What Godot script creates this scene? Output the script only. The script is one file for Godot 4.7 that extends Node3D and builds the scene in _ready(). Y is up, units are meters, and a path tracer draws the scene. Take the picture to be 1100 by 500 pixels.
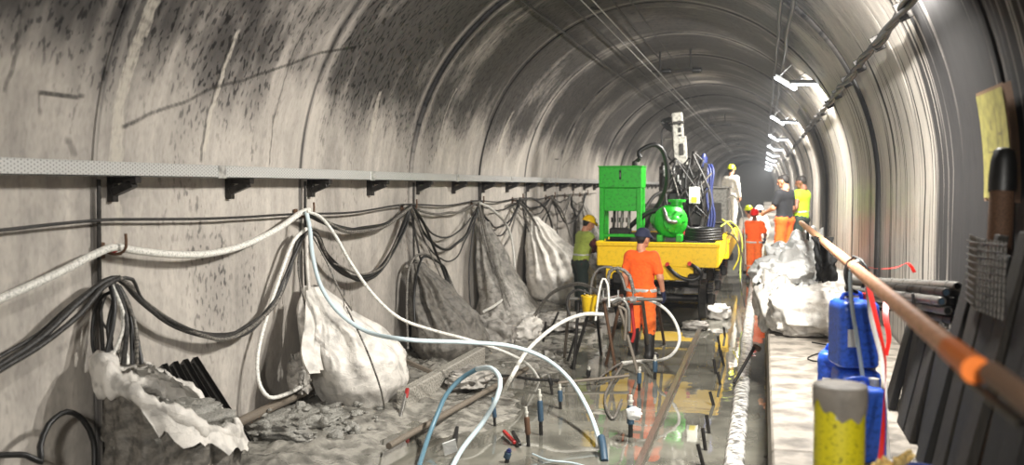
extends Node3D
# A concrete railway tunnel under repair. Tunnel axis runs along -z, y is up, metres.
# Lining: upright walls to y = 2.3, then a half circle of radius 3.05 about (-1.7, 2.3).

const CX := -1.7
const CY := 2.3
const RR := 3.05
const Y0 := -0.35
const RING := 3.2
const ZJ := -5.8          # one joint between two lining rings lies here

var M := {}
var names := {}
var rng := RandomNumberGenerator.new()


# ---------------------------------------------------------------- mesh builder
class MB:
	var v := PackedVector3Array()
	var n := PackedVector3Array()
	var t := PackedVector2Array()
	var ix := PackedInt32Array()

	func tri(a: Vector3, b: Vector3, c: Vector3) -> void:
		var nn := (c - a).cross(b - a).normalized()
		var k := v.size()
		for p in [a, b, c]:
			v.append(p); n.append(nn); t.append(Vector2(p.x + p.z, p.y))
		ix.append_array(PackedInt32Array([k, k + 1, k + 2]))

	func quad(a: Vector3, b: Vector3, c: Vector3, d: Vector3) -> void:
		var nn := (c - a).cross(b - d).normalized()
		var k := v.size()
		for p in [a, b, c, d]:
			v.append(p); n.append(nn); t.append(Vector2(p.x + p.z, p.y))
		ix.append_array(PackedInt32Array([k, k + 1, k + 2, k, k + 2, k + 3]))

	# points p[i * nv + j]; front side = (dp/dj) x (dp/di); wrap joins the last j to the first
	func grid(p: PackedVector3Array, nu: int, nv: int, wrap := false, flip := false, uv := PackedVector2Array()) -> void:
		var k := v.size()
		var acc := PackedVector3Array()
		acc.resize(p.size())
		var jn := nv if wrap else nv - 1
		for i in nu - 1:
			for j in jn:
				var a := i * nv + j
				var b := i * nv + (j + 1) % nv
				var c := a + nv
				var d := b + nv
				var nn := (p[b] - p[c]).cross(p[d] - p[a])
				if flip:
					nn = -nn
					ix.append_array(PackedInt32Array([k + a, k + b, k + d, k + a, k + d, k + c]))
				else:
					ix.append_array(PackedInt32Array([k + a, k + d, k + b, k + a, k + c, k + d]))
				acc[a] += nn; acc[b] += nn; acc[c] += nn; acc[d] += nn
		v.append_array(p)
		for q in acc:
			n.append(q.normalized() if q.length_squared() > 1e-20 else Vector3.UP)
		if uv.size() == p.size():
			t.append_array(uv)
		else:
			for q in p:
				t.append(Vector2(q.x + q.z, q.y))

	func bx(c: Vector3, s: Vector3, bevel := 0.006, b := Basis.IDENTITY) -> void:
		var h := s * 0.5
		var e := minf(bevel, minf(h.x, minf(h.y, h.z)) * 0.9)
		for ax in 3:
			for sg in [-1.0, 1.0]:
				var u := Vector3.ZERO; u[(ax + 1) % 3] = 1.0
				var w := Vector3.ZERO; w[(ax + 2) % 3] = 1.0
				var f := Vector3.ZERO; f[ax] = sg * h[ax]
				var hu: float = h[(ax + 1) % 3] - e
				var hw: float = h[(ax + 2) % 3] - e
				var q := [f - u * hu - w * hw, f + u * hu - w * hw, f + u * hu + w * hw, f - u * hu + w * hw]
				if sg > 0: q.reverse()
				quad(c + b * q[0], c + b * q[1], c + b * q[2], c + b * q[3])
		for ax in 3:
			var a1 := (ax + 1) % 3
			var a2 := (ax + 2) % 3
			for s1 in [-1.0, 1.0]:
				for s2 in [-1.0, 1.0]:
					var p0 := Vector3.ZERO; var p1 := Vector3.ZERO
					p0[a1] = s1 * h[a1]; p0[a2] = s2 * (h[a2] - e)
					p1[a1] = s1 * (h[a1] - e); p1[a2] = s2 * h[a2]
					var o := Vector3.ZERO; o[ax] = h[ax] - e
					var q := [p0 - o, p1 - o, p1 + o, p0 + o]
					if s1 * s2 > 0: q.reverse()
					quad(c + b * q[0], c + b * q[1], c + b * q[2], c + b * q[3])
		for sx in [-1.0, 1.0]:
			for sy in [-1.0, 1.0]:
				for sz in [-1.0, 1.0]:
					var k := Vector3(sx, sy, sz)
					var q := []
					for ax in 3:
						var p := k * (h - Vector3.ONE * e)
						p[ax] = k[ax] * h[ax]
						q.append(p)
					if sx * sy * sz > 0: q.reverse()
					tri(c + b * q[0], c + b * q[1], c + b * q[2])

	func frame(d: Vector3) -> Basis:
		var y := d.normalized()
		var x := (Vector3.RIGHT if absf(y.x) < 0.8 else Vector3.FORWARD).cross(y).normalized()
		return Basis(x, y, x.cross(y))

	func cyl(a: Vector3, b: Vector3, ra: float, rb := -1.0, seg := 12, caps := true) -> void:
		if rb < 0.0: rb = ra
		var f := frame(b - a)
		var p := PackedVector3Array()
		for e in [[a, ra], [b, rb]]:
			for j in seg:
				var w := TAU * j / seg
				p.append(e[0] + (f.x * cos(w) + f.z * sin(w)) * float(e[1]))
		grid(p, 2, seg, true, true)
		if caps:
			for j in seg:
				tri(a, p[(j + 1) % seg], p[j])
				tri(b, p[seg + j], p[seg + (j + 1) % seg])

	# a bar of rectangular section from a to b; up gives the side measured by w.y
	func bar(a: Vector3, b: Vector3, w: Vector2, bevel := 0.004, up := Vector3.UP) -> void:
		var z := (b - a).normalized()
		if absf(z.dot(up)) > 0.98: up = Vector3.RIGHT
		var x := up.cross(z).normalized()
		bx((a + b) * 0.5, Vector3(w.x, w.y, a.distance_to(b)), bevel, Basis(x, z.cross(x), z))

	# profile of (radius, height) pairs turned about an axis from base
	func lathe(base: Vector3, axis: Vector3, prof: Array, seg := 16) -> void:
		var f := frame(axis)
		var p := PackedVector3Array()
		for q in prof:
			for j in seg:
				var w := TAU * j / seg
				p.append(base + f.y * float(q[1]) + (f.x * cos(w) + f.z * sin(w)) * float(q[0]))
		grid(p, prof.size(), seg, true, true)

	func ball(c: Vector3, r: Vector3, nu := 8, nv := 12, b := Basis.IDENTITY) -> void:
		var p := PackedVector3Array()
		for i in nu + 1:
			var th := PI * i / nu
			for j in nv:
				var ph := TAU * j / nv
				p.append(c + b * Vector3(r.x * sin(th) * cos(ph), -r.y * cos(th), r.z * sin(th) * sin(ph)))
		grid(p, nu + 1, nv, true, true)

	func tube(pts: Array, r: float, seg := 8, caps := true, step := 0.06, taper := 1.0) -> void:
		var q := MB.smooth(pts, step)
		var p := PackedVector3Array()
		var side := Vector3.ZERO
		for i in q.size():
			var d := (q[mini(i + 1, q.size() - 1)] - q[maxi(i - 1, 0)]).normalized()
			if side == Vector3.ZERO:
				side = frame(d).x
			side = (side - d * side.dot(d)).normalized()
			var o := d.cross(side)
			var rr := r * lerpf(1.0, taper, float(i) / (q.size() - 1))
			for j in seg:
				var w := TAU * j / seg
				p.append(q[i] + (side * cos(w) + o * sin(w)) * rr)
		grid(p, q.size(), seg, true, false)
		if caps:
			var e := (q.size() - 1) * seg
			for j in seg:
				tri(q[0], p[j], p[(j + 1) % seg])
				tri(q[-1], p[e + (j + 1) % seg], p[e + j])

	static func smooth(pts: Array, step: float) -> PackedVector3Array:
		var q := PackedVector3Array()
		for i in pts.size() - 1:
			var a: Vector3 = pts[i]
			var b: Vector3 = pts[i + 1]
			var z: Vector3 = pts[i - 1] if i > 0 else a * 2.0 - b
			var c: Vector3 = pts[i + 2] if i + 2 < pts.size() else b * 2.0 - a
			var m := clampi(int(a.distance_to(b) / step), 2, 24)
			for k in m:
				q.append(a.cubic_interpolate(b, z, c, float(k) / m))
		q.append(pts[-1])
		return q

	func mesh(off := Vector3.ZERO) -> ArrayMesh:
		var arr := []
		arr.resize(Mesh.ARRAY_MAX)
		var w := v
		if off != Vector3.ZERO:
			w = v.duplicate()
			for i in w.size():
				w[i] -= off
		arr[Mesh.ARRAY_VERTEX] = w
		arr[Mesh.ARRAY_NORMAL] = n
		arr[Mesh.ARRAY_TEX_UV] = t
		arr[Mesh.ARRAY_INDEX] = ix
		var am := ArrayMesh.new()
		am.add_surface_from_arrays(Mesh.PRIMITIVE_TRIANGLES, arr)
		return am

	func foot() -> Vector3:
		var lo := v[0]
		var hi := v[0]
		for p in v:
			lo = lo.min(p); hi = hi.max(p)
		return Vector3((lo.x + hi.x) * 0.5, lo.y, (lo.z + hi.z) * 0.5)


# ---------------------------------------------------------------- naming and describing
func numbered(called: String) -> String:
	var k: int = names.get(called, 0)
	names[called] = k + 1
	return called if k == 0 else "%s_%03d" % [called, k]


func place_of(o: Node) -> Vector3:
	var p := Vector3.ZERO
	while o != null and o != self and o is Node3D:
		p += (o as Node3D).position
		o = o.get_parent()
	return p


# one mesh, built in world coordinates, as a top-level thing or as a part of a thing
func add(mb: MB, called: String, m: Material, parent: Node = null) -> MeshInstance3D:
	var o := MeshInstance3D.new()
	var off := mb.foot() if parent == null else place_of(parent)
	o.mesh = mb.mesh(off)
	o.material_override = m
	if parent == null:
		o.name = numbered(called)
		o.position = off
		add_child(o)
	else:
		o.name = called
		parent.add_child(o, true)
	return o


func thing(called: String, label: String, category: String, at: Vector3, group := "") -> Node3D:
	var o := Node3D.new()
	o.name = numbered(called)
	o.position = at
	add_child(o)
	tag(o, label, category, group)
	return o


func tag(o: Node, label: String, category: String, group := "") -> Node:
	o.set_meta("label", label)
	o.set_meta("category", category)
	if group:
		o.set_meta("group", group)
	return o


func setting(o: Node, label := "") -> Node:
	o.set_meta("kind", "structure")
	if label:
		o.set_meta("label", label)
	return o


func shell(called: String, label: String) -> Node3D:
	var o := Node3D.new()
	o.name = called
	add_child(o)
	setting(o, label)
	return o


# ---------------------------------------------------------------- textures and materials
func noise_bytes(w: int, h: int, freq: float, sd: int, octaves := 4, kind := FastNoiseLite.TYPE_SIMPLEX_SMOOTH) -> PackedByteArray:
	var f := FastNoiseLite.new()
	f.seed = sd
	f.frequency = freq
	f.noise_type = kind
	f.fractal_octaves = octaves
	var im := f.get_seamless_image(w, h)
	im.convert(Image.FORMAT_L8)
	return im.get_data()


func stretch(w: int, h: int, from_h: int, freq: float, sd: int) -> PackedByteArray:
	var f := FastNoiseLite.new()
	f.seed = sd
	f.frequency = freq
	f.fractal_octaves = 5
	var im := f.get_seamless_image(w, from_h)
	im.convert(Image.FORMAT_L8)
	im.resize(w, h, Image.INTERPOLATE_CUBIC)
	return im.get_data()


func tex_from(w: int, h: int, fn: Callable) -> ImageTexture:
	var data := PackedByteArray()
	data.resize(w * h * 3)
	var k := 0
	for y in h:
		for x in w:
			var c: Color = fn.call(x, y, y * w + x)
			data[k] = int(clampf(c.r, 0.0, 1.0) * 255.0)
			data[k + 1] = int(clampf(c.g, 0.0, 1.0) * 255.0)
			data[k + 2] = int(clampf(c.b, 0.0, 1.0) * 255.0)
			k += 3
	return ImageTexture.create_from_image(Image.create_from_data(w, h, false, Image.FORMAT_RGB8, data))


func mat(called: String, c: Color, rough: float, metal := 0.0) -> StandardMaterial3D:
	var m := StandardMaterial3D.new()
	m.resource_name = called
	m.albedo_color = c
	m.roughness = rough
	m.metallic = metal
	M[called] = m
	return m


# grime: a grey mottle over the colour, in world space, "size" metres to a repeat
func grimy(m: StandardMaterial3D, tex: Texture2D, size: float, bump_cm := 0.0, bump: Texture2D = null) -> StandardMaterial3D:
	m.albedo_texture = tex
	m.uv1_triplanar = true
	m.uv1_world_triplanar = true
	m.uv1_scale = Vector3.ONE / size
	if bump_cm > 0.0:
		m.heightmap_enabled = true
		m.heightmap_texture = bump if bump else tex
		m.heightmap_scale = bump_cm
	return m


func _ready() -> void:
	rng.seed = 7
	# camera
	var cam := Camera3D.new()
	cam.name = "camera"
	cam.position = Vector3(0, 2.35, 0)
	cam.rotation = Vector3(-atan2(50.0, 1000.0), atan2(270.0, 1001.25), 0.0)
	cam.fov = rad_to_deg(2.0 * atan(250.0 / 1000.0))
	cam.near = 0.05
	cam.far = 400.0
	var lens := CameraAttributesPhysical.new()
	lens.frustum_focal_length = 48.0
	lens.frustum_focus_distance = 10.0
	lens.exposure_aperture = 1.8
	cam.attributes = lens
	add_child(cam)
	cam.current = true
	# air: no daylight reaches this place
	var we := WorldEnvironment.new()
	we.name = "environment"
	var env := Environment.new()
	env.background_mode = Environment.BG_COLOR
	env.background_color = Color(0, 0, 0)
	env.tonemap_mode = Environment.TONE_MAPPER_LINEAR
	env.tonemap_exposure = 0.9
	env.volumetric_fog_enabled = true
	env.volumetric_fog_density = 0.0012
	env.volumetric_fog_albedo = Color(0.9, 0.92, 0.95)
	env.sdfgi_enabled = true
	env.ssao_enabled = true
	env.ssil_enabled = true
	we.environment = env
	add_child(we)
	# lamps: pairs of short battens along the right shoulder of the vault, about ten metres apart
	for z in [-7.7, -17.0, -26.5, -36.0, -45.5, -55.0, -65.0, -76.0, -90.0, -106.0]:
		lamp_pair(z)
	lamp_pair(3.2)
	materials()
	tunnel()
	ground()
	left_wall()
	sacks_by_wall()
	water_side()
	walkway_side()
	machine()
	workers()
	overhead()
	small_things()


func lamp_pair(z: float) -> void:
	if not M.has("lamp_glass"):
		var g := mat("lamp_glass", Color(0.95, 0.97, 1.0), 0.4)
		g.emission_enabled = true
		g.emission = Color(0.93, 0.96, 1.0)
		g.emission_energy_multiplier = 14.0
		mat("lamp_case", Color(0.55, 0.56, 0.57), 0.5, 0.3)
	var words := {-7.7: "lighting the white sacks from above", -17.0: "nearest of the row in view", -26.5: "second of the row in view", -36.0: "third of the row in view", -45.5: "fourth of the row in view", -55.0: "fifth of the row in view", -65.0: "sixth of the row in view", -76.0: "seventh of the row in view", 3.2: "just behind the viewer", -90.0: "last but one of the row", -106.0: "last of the row"}
	for k in 2:
		var c := Vector3(0.34, 4.14, z) if k == 0 else Vector3(0.63, 4.03, z + 0.9)
		var d := Vector3(0.82, -0.5, -0.28).normalized() if k == 0 else Vector3(1.0, -0.03, 0.04).normalized()
		var o := thing("batten_lamp", ("tilted" if k == 0 else "level") + " white batten lamp on the vault, " + words[z], "lamp", c, "batten lamps along the vault")
		var up := Vector3(0.25, 0.82, 0.45)        # the battens look down and along the tunnel
		up = (up - d * up.dot(d)).normalized()
		var a := MB.new()
		a.bar(c - d * 0.23 + up * 0.03, c + d * 0.23 + up * 0.03, Vector2(0.1, 0.04), 0.01, up)
		add(a, "lamp_case", M.lamp_case, o)
		a = MB.new()
		a.bar(c - d * 0.21, c + d * 0.21, Vector2(0.085, 0.03), 0.008, up)
		add(a, "lamp_glass", M.lamp_glass, o)
		for s in [-0.15, 0.15]:
			a = MB.new()
			var p: Vector3 = c + d * s + up * 0.05
			var r := Vector2(p.x - CX, p.y - CY)
			var q := r.normalized() * 3.03
			a.cyl(p, Vector3(CX + q.x, CY + q.y, p.z), 0.008, 0.008, 6)
			add(a, "hanger", M.lamp_case, o)
		var l := AreaLight3D.new()
		l.name = "light"
		l.area_size = Vector2(0.42, 0.085)
		l.light_color = Color(1.0, 0.985, 0.955)
		l.light_energy = LAMP
		l.area_range = 60.0
		l.shadow_enabled = true
		o.add_child(l)
		var dn := up
		l.position = -up * 0.02
		l.basis = Basis(d, dn.cross(d), dn)


const LAMP := 42.0


func noise_tex(freq: float, sd: int, stops: Array, size := 512, octaves := 5, kind := FastNoiseLite.TYPE_SIMPLEX_SMOOTH) -> NoiseTexture2D:
	var f := FastNoiseLite.new()
	f.seed = sd
	f.frequency = freq
	f.fractal_octaves = octaves
	f.noise_type = kind
	var g := Gradient.new()
	var off := PackedFloat32Array()
	var col := PackedColorArray()
	for q in stops:
		off.append(q[0])
		col.append(q[1] if q[1] is Color else Color(q[1], q[1], q[1]))
	g.offsets = off
	g.colors = col
	var t := NoiseTexture2D.new()
	t.width = size
	t.height = size
	t.seamless = true
	t.noise = f
	t.color_ramp = g
	return t


func materials() -> void:
	var mottle := noise_tex(0.012, 21, [[0.0, 0.62], [0.42, 0.86], [0.6, 1.0], [1.0, 0.9]])
	var soft := noise_tex(0.012, 27, [[0.0, 0.84], [0.42, 0.95], [0.6, 1.0], [1.0, 0.95]])
	var grit := noise_tex(0.05, 22, [[0.0, 0.4], [0.35, 0.75], [0.6, 1.0], [1.0, 0.85]])
	var lumps := noise_tex(0.02, 23, [[0.0, 0.0], [1.0, 1.0]])
	var fine := noise_tex(0.09, 24, [[0.0, 0.0], [1.0, 1.0]], 512, 3)
	var splash := noise_tex(0.02, 25, [[0.0, 0.35], [0.45, 0.5], [0.52, 0.95], [1.0, 1.0]])
	var crease := noise_tex(0.012, 26, [[0.0, 0.0], [0.46, 0.5], [0.5, 1.0], [0.54, 0.5], [1.0, 0.1]], 512, 4)
	# ground
	grimy(mat("mud", Color(0.60, 0.585, 0.55), 0.17), noise_tex(0.014, 41, [[0.0, 0.5], [0.4, 0.74], [0.55, 0.92], [0.7, 1.0], [1.0, 0.8]]), 1.6, 1.0, grit)
	var wtr := mat("slurry", Color(0.48, 0.47, 0.43), 0.03)
	wtr.metallic_specular = 0.62
	grimy(wtr, noise_tex(0.008, 42, [[0.0, 0.62], [0.5, 0.85], [1.0, 1.0]]), 3.0)
	wtr.normal_enabled = true
	var nt := NoiseTexture2D.new()
	var nf := FastNoiseLite.new()
	nf.seed = 5; nf.frequency = 0.012; nf.fractal_octaves = 2
	nt.noise = nf; nt.seamless = true; nt.as_normal_map = true; nt.bump_strength = 1.2
	wtr.normal_texture = nt
	wtr.normal_scale = 0.12
	grimy(mat("kerb", Color(0.93, 0.92, 0.9), 0.35), noise_tex(0.03, 43, [[0.0, 0.3], [0.40, 0.5], [0.5, 0.92], [1.0, 1.0]]), 1.8, 1.0, lumps)
	grimy(mat("slab", Color(0.58, 0.55, 0.51), 0.6), mottle, 1.7, 0.5, grit)
	grimy(mat("rubble", Color(0.60, 0.59, 0.56), 0.6), grit, 0.35, 1.2, lumps)
	grimy(mat("beam_concrete", Color(0.66, 0.64, 0.6), 0.6), grit, 0.8, 0.4, lumps)
	# metal
	grimy(mat("rail_steel", Color(0.62, 0.58, 0.54), 0.32, 0.7), grit, 0.5, 0.1)
	grimy(mat("dark_steel", Color(0.2, 0.19, 0.18), 0.45, 0.55), mottle, 0.4, 0.1)
	grimy(mat("grey_steel", Color(0.55, 0.54, 0.52), 0.4, 0.6), grit, 0.4, 0.1)
	grimy(mat("galvanised", Color(0.78, 0.78, 0.77), 0.36, 0.65), mottle, 0.5)
	grimy(mat("rusty_steel", Color(0.40, 0.29, 0.21), 0.7, 0.3), grit, 0.3, 0.2)
	grimy(mat("muddy_pipe", Color(0.47, 0.43, 0.38), 0.6), grit, 0.25, 0.2)
	grimy(mat("rail_pipe", Color(0.97, 0.80, 0.68), 0.5), noise_tex(0.02, 44, [[0.0, Color(0.6, 0.42, 0.32)], [0.45, Color(0.9, 0.8, 0.72)], [1.0, Color(1, 0.95, 0.9)]]), 0.5)
	mat("orange_cap", Color(0.88, 0.45, 0.10), 0.45)
	grimy(mat("old_pipe", Color(0.58, 0.45, 0.35), 0.6), grit, 0.3, 0.2)
	# perforated tray: small round holes in a row pattern
	var tray := tex_from(64, 64, func(x, y, _i):
		var d := Vector2(fposmod(x, 32.0) - 16.0, fposmod(y + (16.0 if x >= 32 else 0.0), 32.0) - 16.0).length()
		return Color(0.6, 0.6, 0.6) if d < 7.0 else Color(0.95, 0.95, 0.95))
	grimy(mat("tray_metal", Color(0.77, 0.77, 0.76), 0.38, 0.35), tray, 0.055)
	# paint
	grimy(mat("yellow_paint", Color(0.98, 0.80, 0.03), 0.38), noise_tex(0.02, 45, [[0.0, 0.88], [0.3, 0.96], [0.5, 1.0], [1.0, 0.98]]), 0.9)
	grimy(mat("green_paint", Color(0.12, 0.72, 0.13), 0.38), noise_tex(0.02, 46, [[0.0, 0.6], [0.35, 0.9], [1.0, 1.0]]), 0.8)
	grimy(mat("bollard_yellow", Color(0.82, 0.77, 0.08), 0.5), noise_tex(0.03, 47, [[0.0, 0.3], [0.27, 0.75], [0.36, 1.0], [1.0, 0.92]]), 0.5)
	grimy(mat("mast_white", Color(0.52, 0.51, 0.48), 0.6), mottle, 0.5)
	mat("panel_white", Color(0.93, 0.93, 0.9), 0.4)
	mat("sticker_yellow", Color(0.95, 0.85, 0.2), 0.5)
	mat("blue_paint", Color(0.06, 0.11, 0.30), 0.5)
	grimy(mat("can_blue", Color(0.22, 0.42, 0.9), 0.34), noise_tex(0.02, 48, [[0.0, 0.6], [0.4, 0.9], [1.0, 1.0]]), 0.4)
	mat("bucket_blue", Color(0.08, 0.2, 0.5), 0.4)
	grimy(mat("bucket_yellow", Color(0.9, 0.74, 0.08), 0.45), grit, 0.3)
	grimy(mat("cap_white", Color(0.80, 0.79, 0.75), 0.5), grit, 0.15)
	mat("cap_red", Color(0.8, 0.14, 0.1), 0.45)
	mat("red_tape", Color(0.86, 0.12, 0.08), 0.4)
	mat("white_tape", Color(0.93, 0.92, 0.9), 0.4)
	mat("glove", Color(0.92, 0.80, 0.52), 0.8)
	# rubber and hose
	grimy(mat("black_rubber", Color(0.075, 0.072, 0.07), 0.45), mottle, 0.5)
	grimy(mat("dusty_black", Color(0.22, 0.21, 0.20), 0.55), splash, 0.35)
	grimy(mat("grey_hose", Color(0.50, 0.48, 0.45), 0.5), splash, 0.3)
	grimy(mat("white_hose", Color(0.86, 0.85, 0.82), 0.45), noise_tex(0.03, 49, [[0.0, 0.55], [0.34, 0.8], [0.42, 0.97], [1.0, 1.0]]), 0.4)
	mat("pale_blue_hose", Color(0.72, 0.78, 0.8), 0.3)
	mat("blue_hose", Color(0.33, 0.46, 0.52), 0.4)
	grimy(mat("blue_sleeve", Color(0.20, 0.30, 0.38), 0.5), grit, 0.15)
	mat("yellow_hose", Color(0.72, 0.68, 0.16), 0.5)
	mat("red_hose", Color(0.6, 0.12, 0.11), 0.5)
	# cloth
	grimy(mat("sack_white", Color(0.82, 0.80, 0.77), 0.6), noise_tex(0.012, 50, [[0.0, 0.62], [0.33, 0.82], [0.46, 0.96], [1.0, 1.0]]), 1.1, 0.7, crease)
	grimy(mat("sack_grey", Color(0.66, 0.64, 0.61), 0.65), noise_tex(0.014, 51, [[0.0, 0.42], [0.4, 0.78], [0.6, 1.0], [1.0, 0.85]]), 0.9, 0.8, crease)
	grimy(mat("sack_dark", Color(0.44, 0.42, 0.39), 0.6), noise_tex(0.014, 52, [[0.0, 0.4], [0.4, 0.75], [0.6, 1.0], [1.0, 0.8]]), 0.8, 0.8, crease)
	grimy(mat("sheet_white", Color(0.80, 0.80, 0.79), 0.45), noise_tex(0.012, 53, [[0.0, 0.84], [0.4, 0.96], [1.0, 1.0]]), 1.3, 0.7, crease)
	for m in ["sack_white", "sack_grey", "sheet_white"]:
		M[m].backlight_enabled = true
		M[m].backlight = Color(0.2, 0.2, 0.19)
	mat("black_cloth", Color(0.03, 0.03, 0.034), 0.85)
	mat("skin", Color(0.72, 0.50, 0.39), 0.55)
	mat("skin_dark", Color(0.42, 0.27, 0.20), 0.55)
	for q in [["orange_cloth", Color(0.98, 0.37, 0.07)], ["navy_cloth", Color(0.04, 0.045, 0.07)], ["dark_green_cloth", Color(0.12, 0.17, 0.15)], ["maroon_cloth", Color(0.29, 0.09, 0.11)], ["lime_cloth", Color(0.72, 0.92, 0.12)], ["dull_lime_cloth", Color(0.62, 0.68, 0.30)], ["white_cloth", Color(0.88, 0.86, 0.82)], ["orange_trouser", Color(0.93, 0.42, 0.13)]]:
		var m := grimy(mat(q[0], q[1], 0.85), soft, 0.5, 0.6, lumps)
		m.rim_enabled = true
		m.rim = 0.2
	mat("silver_band", Color(0.72, 0.72, 0.70), 0.4, 0.2)
	grimy(mat("boot", Color(0.16, 0.15, 0.14), 0.5), grit, 0.3)
	mat("hair", Color(0.07, 0.05, 0.04), 0.7)
	mat("cap_blue", Color(0.12, 0.14, 0.24), 0.8)
	mat("helmet_yellow", Color(0.93, 0.74, 0.06), 0.3)
	mat("helmet_red", Color(0.86, 0.10, 0.07), 0.3)
	mat("helmet_white", Color(0.93, 0.93, 0.93), 0.3)
	mat("helmet_lime", Color(0.82, 0.88, 0.12), 0.3)
	mat("eye", Color(0.03, 0.025, 0.02), 0.3)
	mat("lip", Color(0.45, 0.22, 0.18), 0.6)
	mat("navy_glove", Color(0.07, 0.10, 0.22), 0.7)
	# timber and paper
	grimy(mat("black_timber", Color(0.08, 0.07, 0.058), 0.7), noise_tex(0.02, 54, [[0.0, 0.4], [0.5, 0.8], [1.0, 1.0]]), 0.5, 0.5, grit)
	M.black_timber.uv1_scale = Vector3(6, 0.5, 6)
	grimy(mat("black_timber_worn", Color(0.16, 0.135, 0.1), 0.7), noise_tex(0.02, 55, [[0.0, 0.3], [0.5, 0.8], [1.0, 1.0]]), 0.5, 0.5, grit)
	M.black_timber_worn.uv1_scale = Vector3(5, 0.4, 5)
	mat("hole_black", Color(0.015, 0.018, 0.022), 0.8)


# ---------------------------------------------------------------- ground
var fnoise := FastNoiseLite.new()


func floor_y(x: float, z: float) -> float:
	var a := fnoise.get_noise_2d(x * 1.0, z * 1.0)
	var b := fnoise.get_noise_2d(x * 4.0 + 40.0, z * 4.0)
	var c := fnoise.get_noise_2d(x * 13.0 + 90.0, z * 13.0)
	var y := -0.09 + 0.012 * a
	y += (0.066 + 0.03 * a + 0.012 * b) * smoothstep(-0.9, -1.25, x)
	y += (0.036 + 0.05 * a + 0.035 * b + 0.014 * c) * smoothstep(-2.2, -2.9, x)
	y += (0.05 + 0.06 * maxf(b, 0.0) + 0.025 * c) * smoothstep(-3.2, -3.9, x)
	return y


func ground() -> void:
	fnoise.seed = 11
	fnoise.frequency = 0.55
	var mb := MB.new()
	var nx := 97
	var nz := 460
	var p := PackedVector3Array()
	for i in nz:
		var z := 4.0 - 7.0 * i / 40.0 if i < 40 else -3.0 - 22.0 * pow((i - 40.0) / 380.0, 1.0) if i < 420 else -25.0 - 100.0 * pow((i - 420.0) / 39.0, 1.4)
		for j in nx:
			var x := lerpf(-4.77, -0.05, float(j) / (nx - 1))
			p.append(Vector3(x, floor_y(x, z), z))
	mb.grid(p, nz, nx)
	mb.bx(Vector3(-2.4, -0.5, -60.0), Vector3(4.8, 0.3, 130.0), 0.0)
	setting(add(mb, "floor", M.mud), "muddy tunnel floor with wet grey slurry")
	mb = MB.new()
	mb.bx(Vector3(-2.0, -0.02, -60.0), Vector3(4.16, 0.04, 130.0), 0.0)
	setting(add(mb, "water", M.slurry), "grey slurry water lying on the tunnel floor")
	# kerb between the water and the side gutter, splashed white
	mb = MB.new()
	p = PackedVector3Array()
	var nk := 420
	for i in nk:
		var z := 2.0 - 60.0 * pow(i / (nk - 1.0), 1.3)
		for q in [[-0.30, -0.3], [-0.295, 0.0], [-0.265, 0.04], [-0.21, 0.05], [-0.15, 0.04], [-0.125, 0.01], [-0.12, -0.3]]:
			var w := fnoise.get_noise_2d(z * 3.0, float(q[0]) * 8.0)
			p.append(Vector3(float(q[0]) + 0.014 * w, float(q[1]) + 0.008 * fnoise.get_noise_2d(z * 4.0 + 7.0, float(q[0]) * 20.0), z))
	mb.grid(p, nk, 7)
	setting(add(mb, "kerb", M.kerb), "narrow kerb splashed with white grout beside the walkway gutter")
	# raised walkway: concrete slabs
	var o := shell("walkway", "raised concrete walkway along the shiny wall")
	for k in range(-3, 30):
		mb = MB.new()
		var z0 := ZJ - RING * (k - 1)
		mb.bx(Vector3(0.715, 0.2, z0 - RING * 0.5), Vector3(1.29, 1.1, RING - 0.012), 0.015)
		add(mb, "walkway_slab", M.slab, o)
	# railway rails
	for q in [[-0.97, "steel rail running through the open water to the yellow wagon", -3.0], [-2.42, "steel rail half buried in mud below the pipe stand", -3.0]]:
		mb = MB.new()
		var x: float = q[0]
		p = PackedVector3Array()
		var prof := [[-0.06, -0.10], [-0.06, -0.085], [-0.01, -0.07], [-0.01, 0.0], [-0.033, 0.012], [-0.033, 0.04], [-0.025, 0.05], [0.025, 0.05], [0.033, 0.04], [0.033, 0.012], [0.01, 0.0], [0.01, -0.07], [0.06, -0.085], [0.06, -0.10]]
		for z in [q[2], -26.0]:
			for c in prof:
				p.append(Vector3(x + float(c[0]), float(c[1]) - (0.05 if x < -2.0 else 0.0), z))
		for j in prof.size():
			var j2 := (j + 1) % prof.size()
			mb.quad(p[j], p[j2], p[j2 + prof.size()], p[j + prof.size()])
		tag(add(mb, "rail", M.rail_steel), q[1], "rail", "railway rails")


# ---------------------------------------------------------------- lining
const LW := CY - Y0                    # upright part of the wall
const LTOT := 2.0 * LW + PI * RR


# point of the lining at arc length s (0 = foot of the left wall) moved inwards by "inw"
func lining(s: float, z: float, inw: float) -> Vector3:
	if s < LW:
		return Vector3(CX - RR + inw, Y0 + s, z)
	if s > LTOT - LW:
		return Vector3(CX + RR - inw, Y0 + LTOT - s, z)
	var a := PI - (s - LW) / RR
	return Vector3(CX + cos(a) * (RR - inw), CY + sin(a) * (RR - inw), z)


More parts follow.
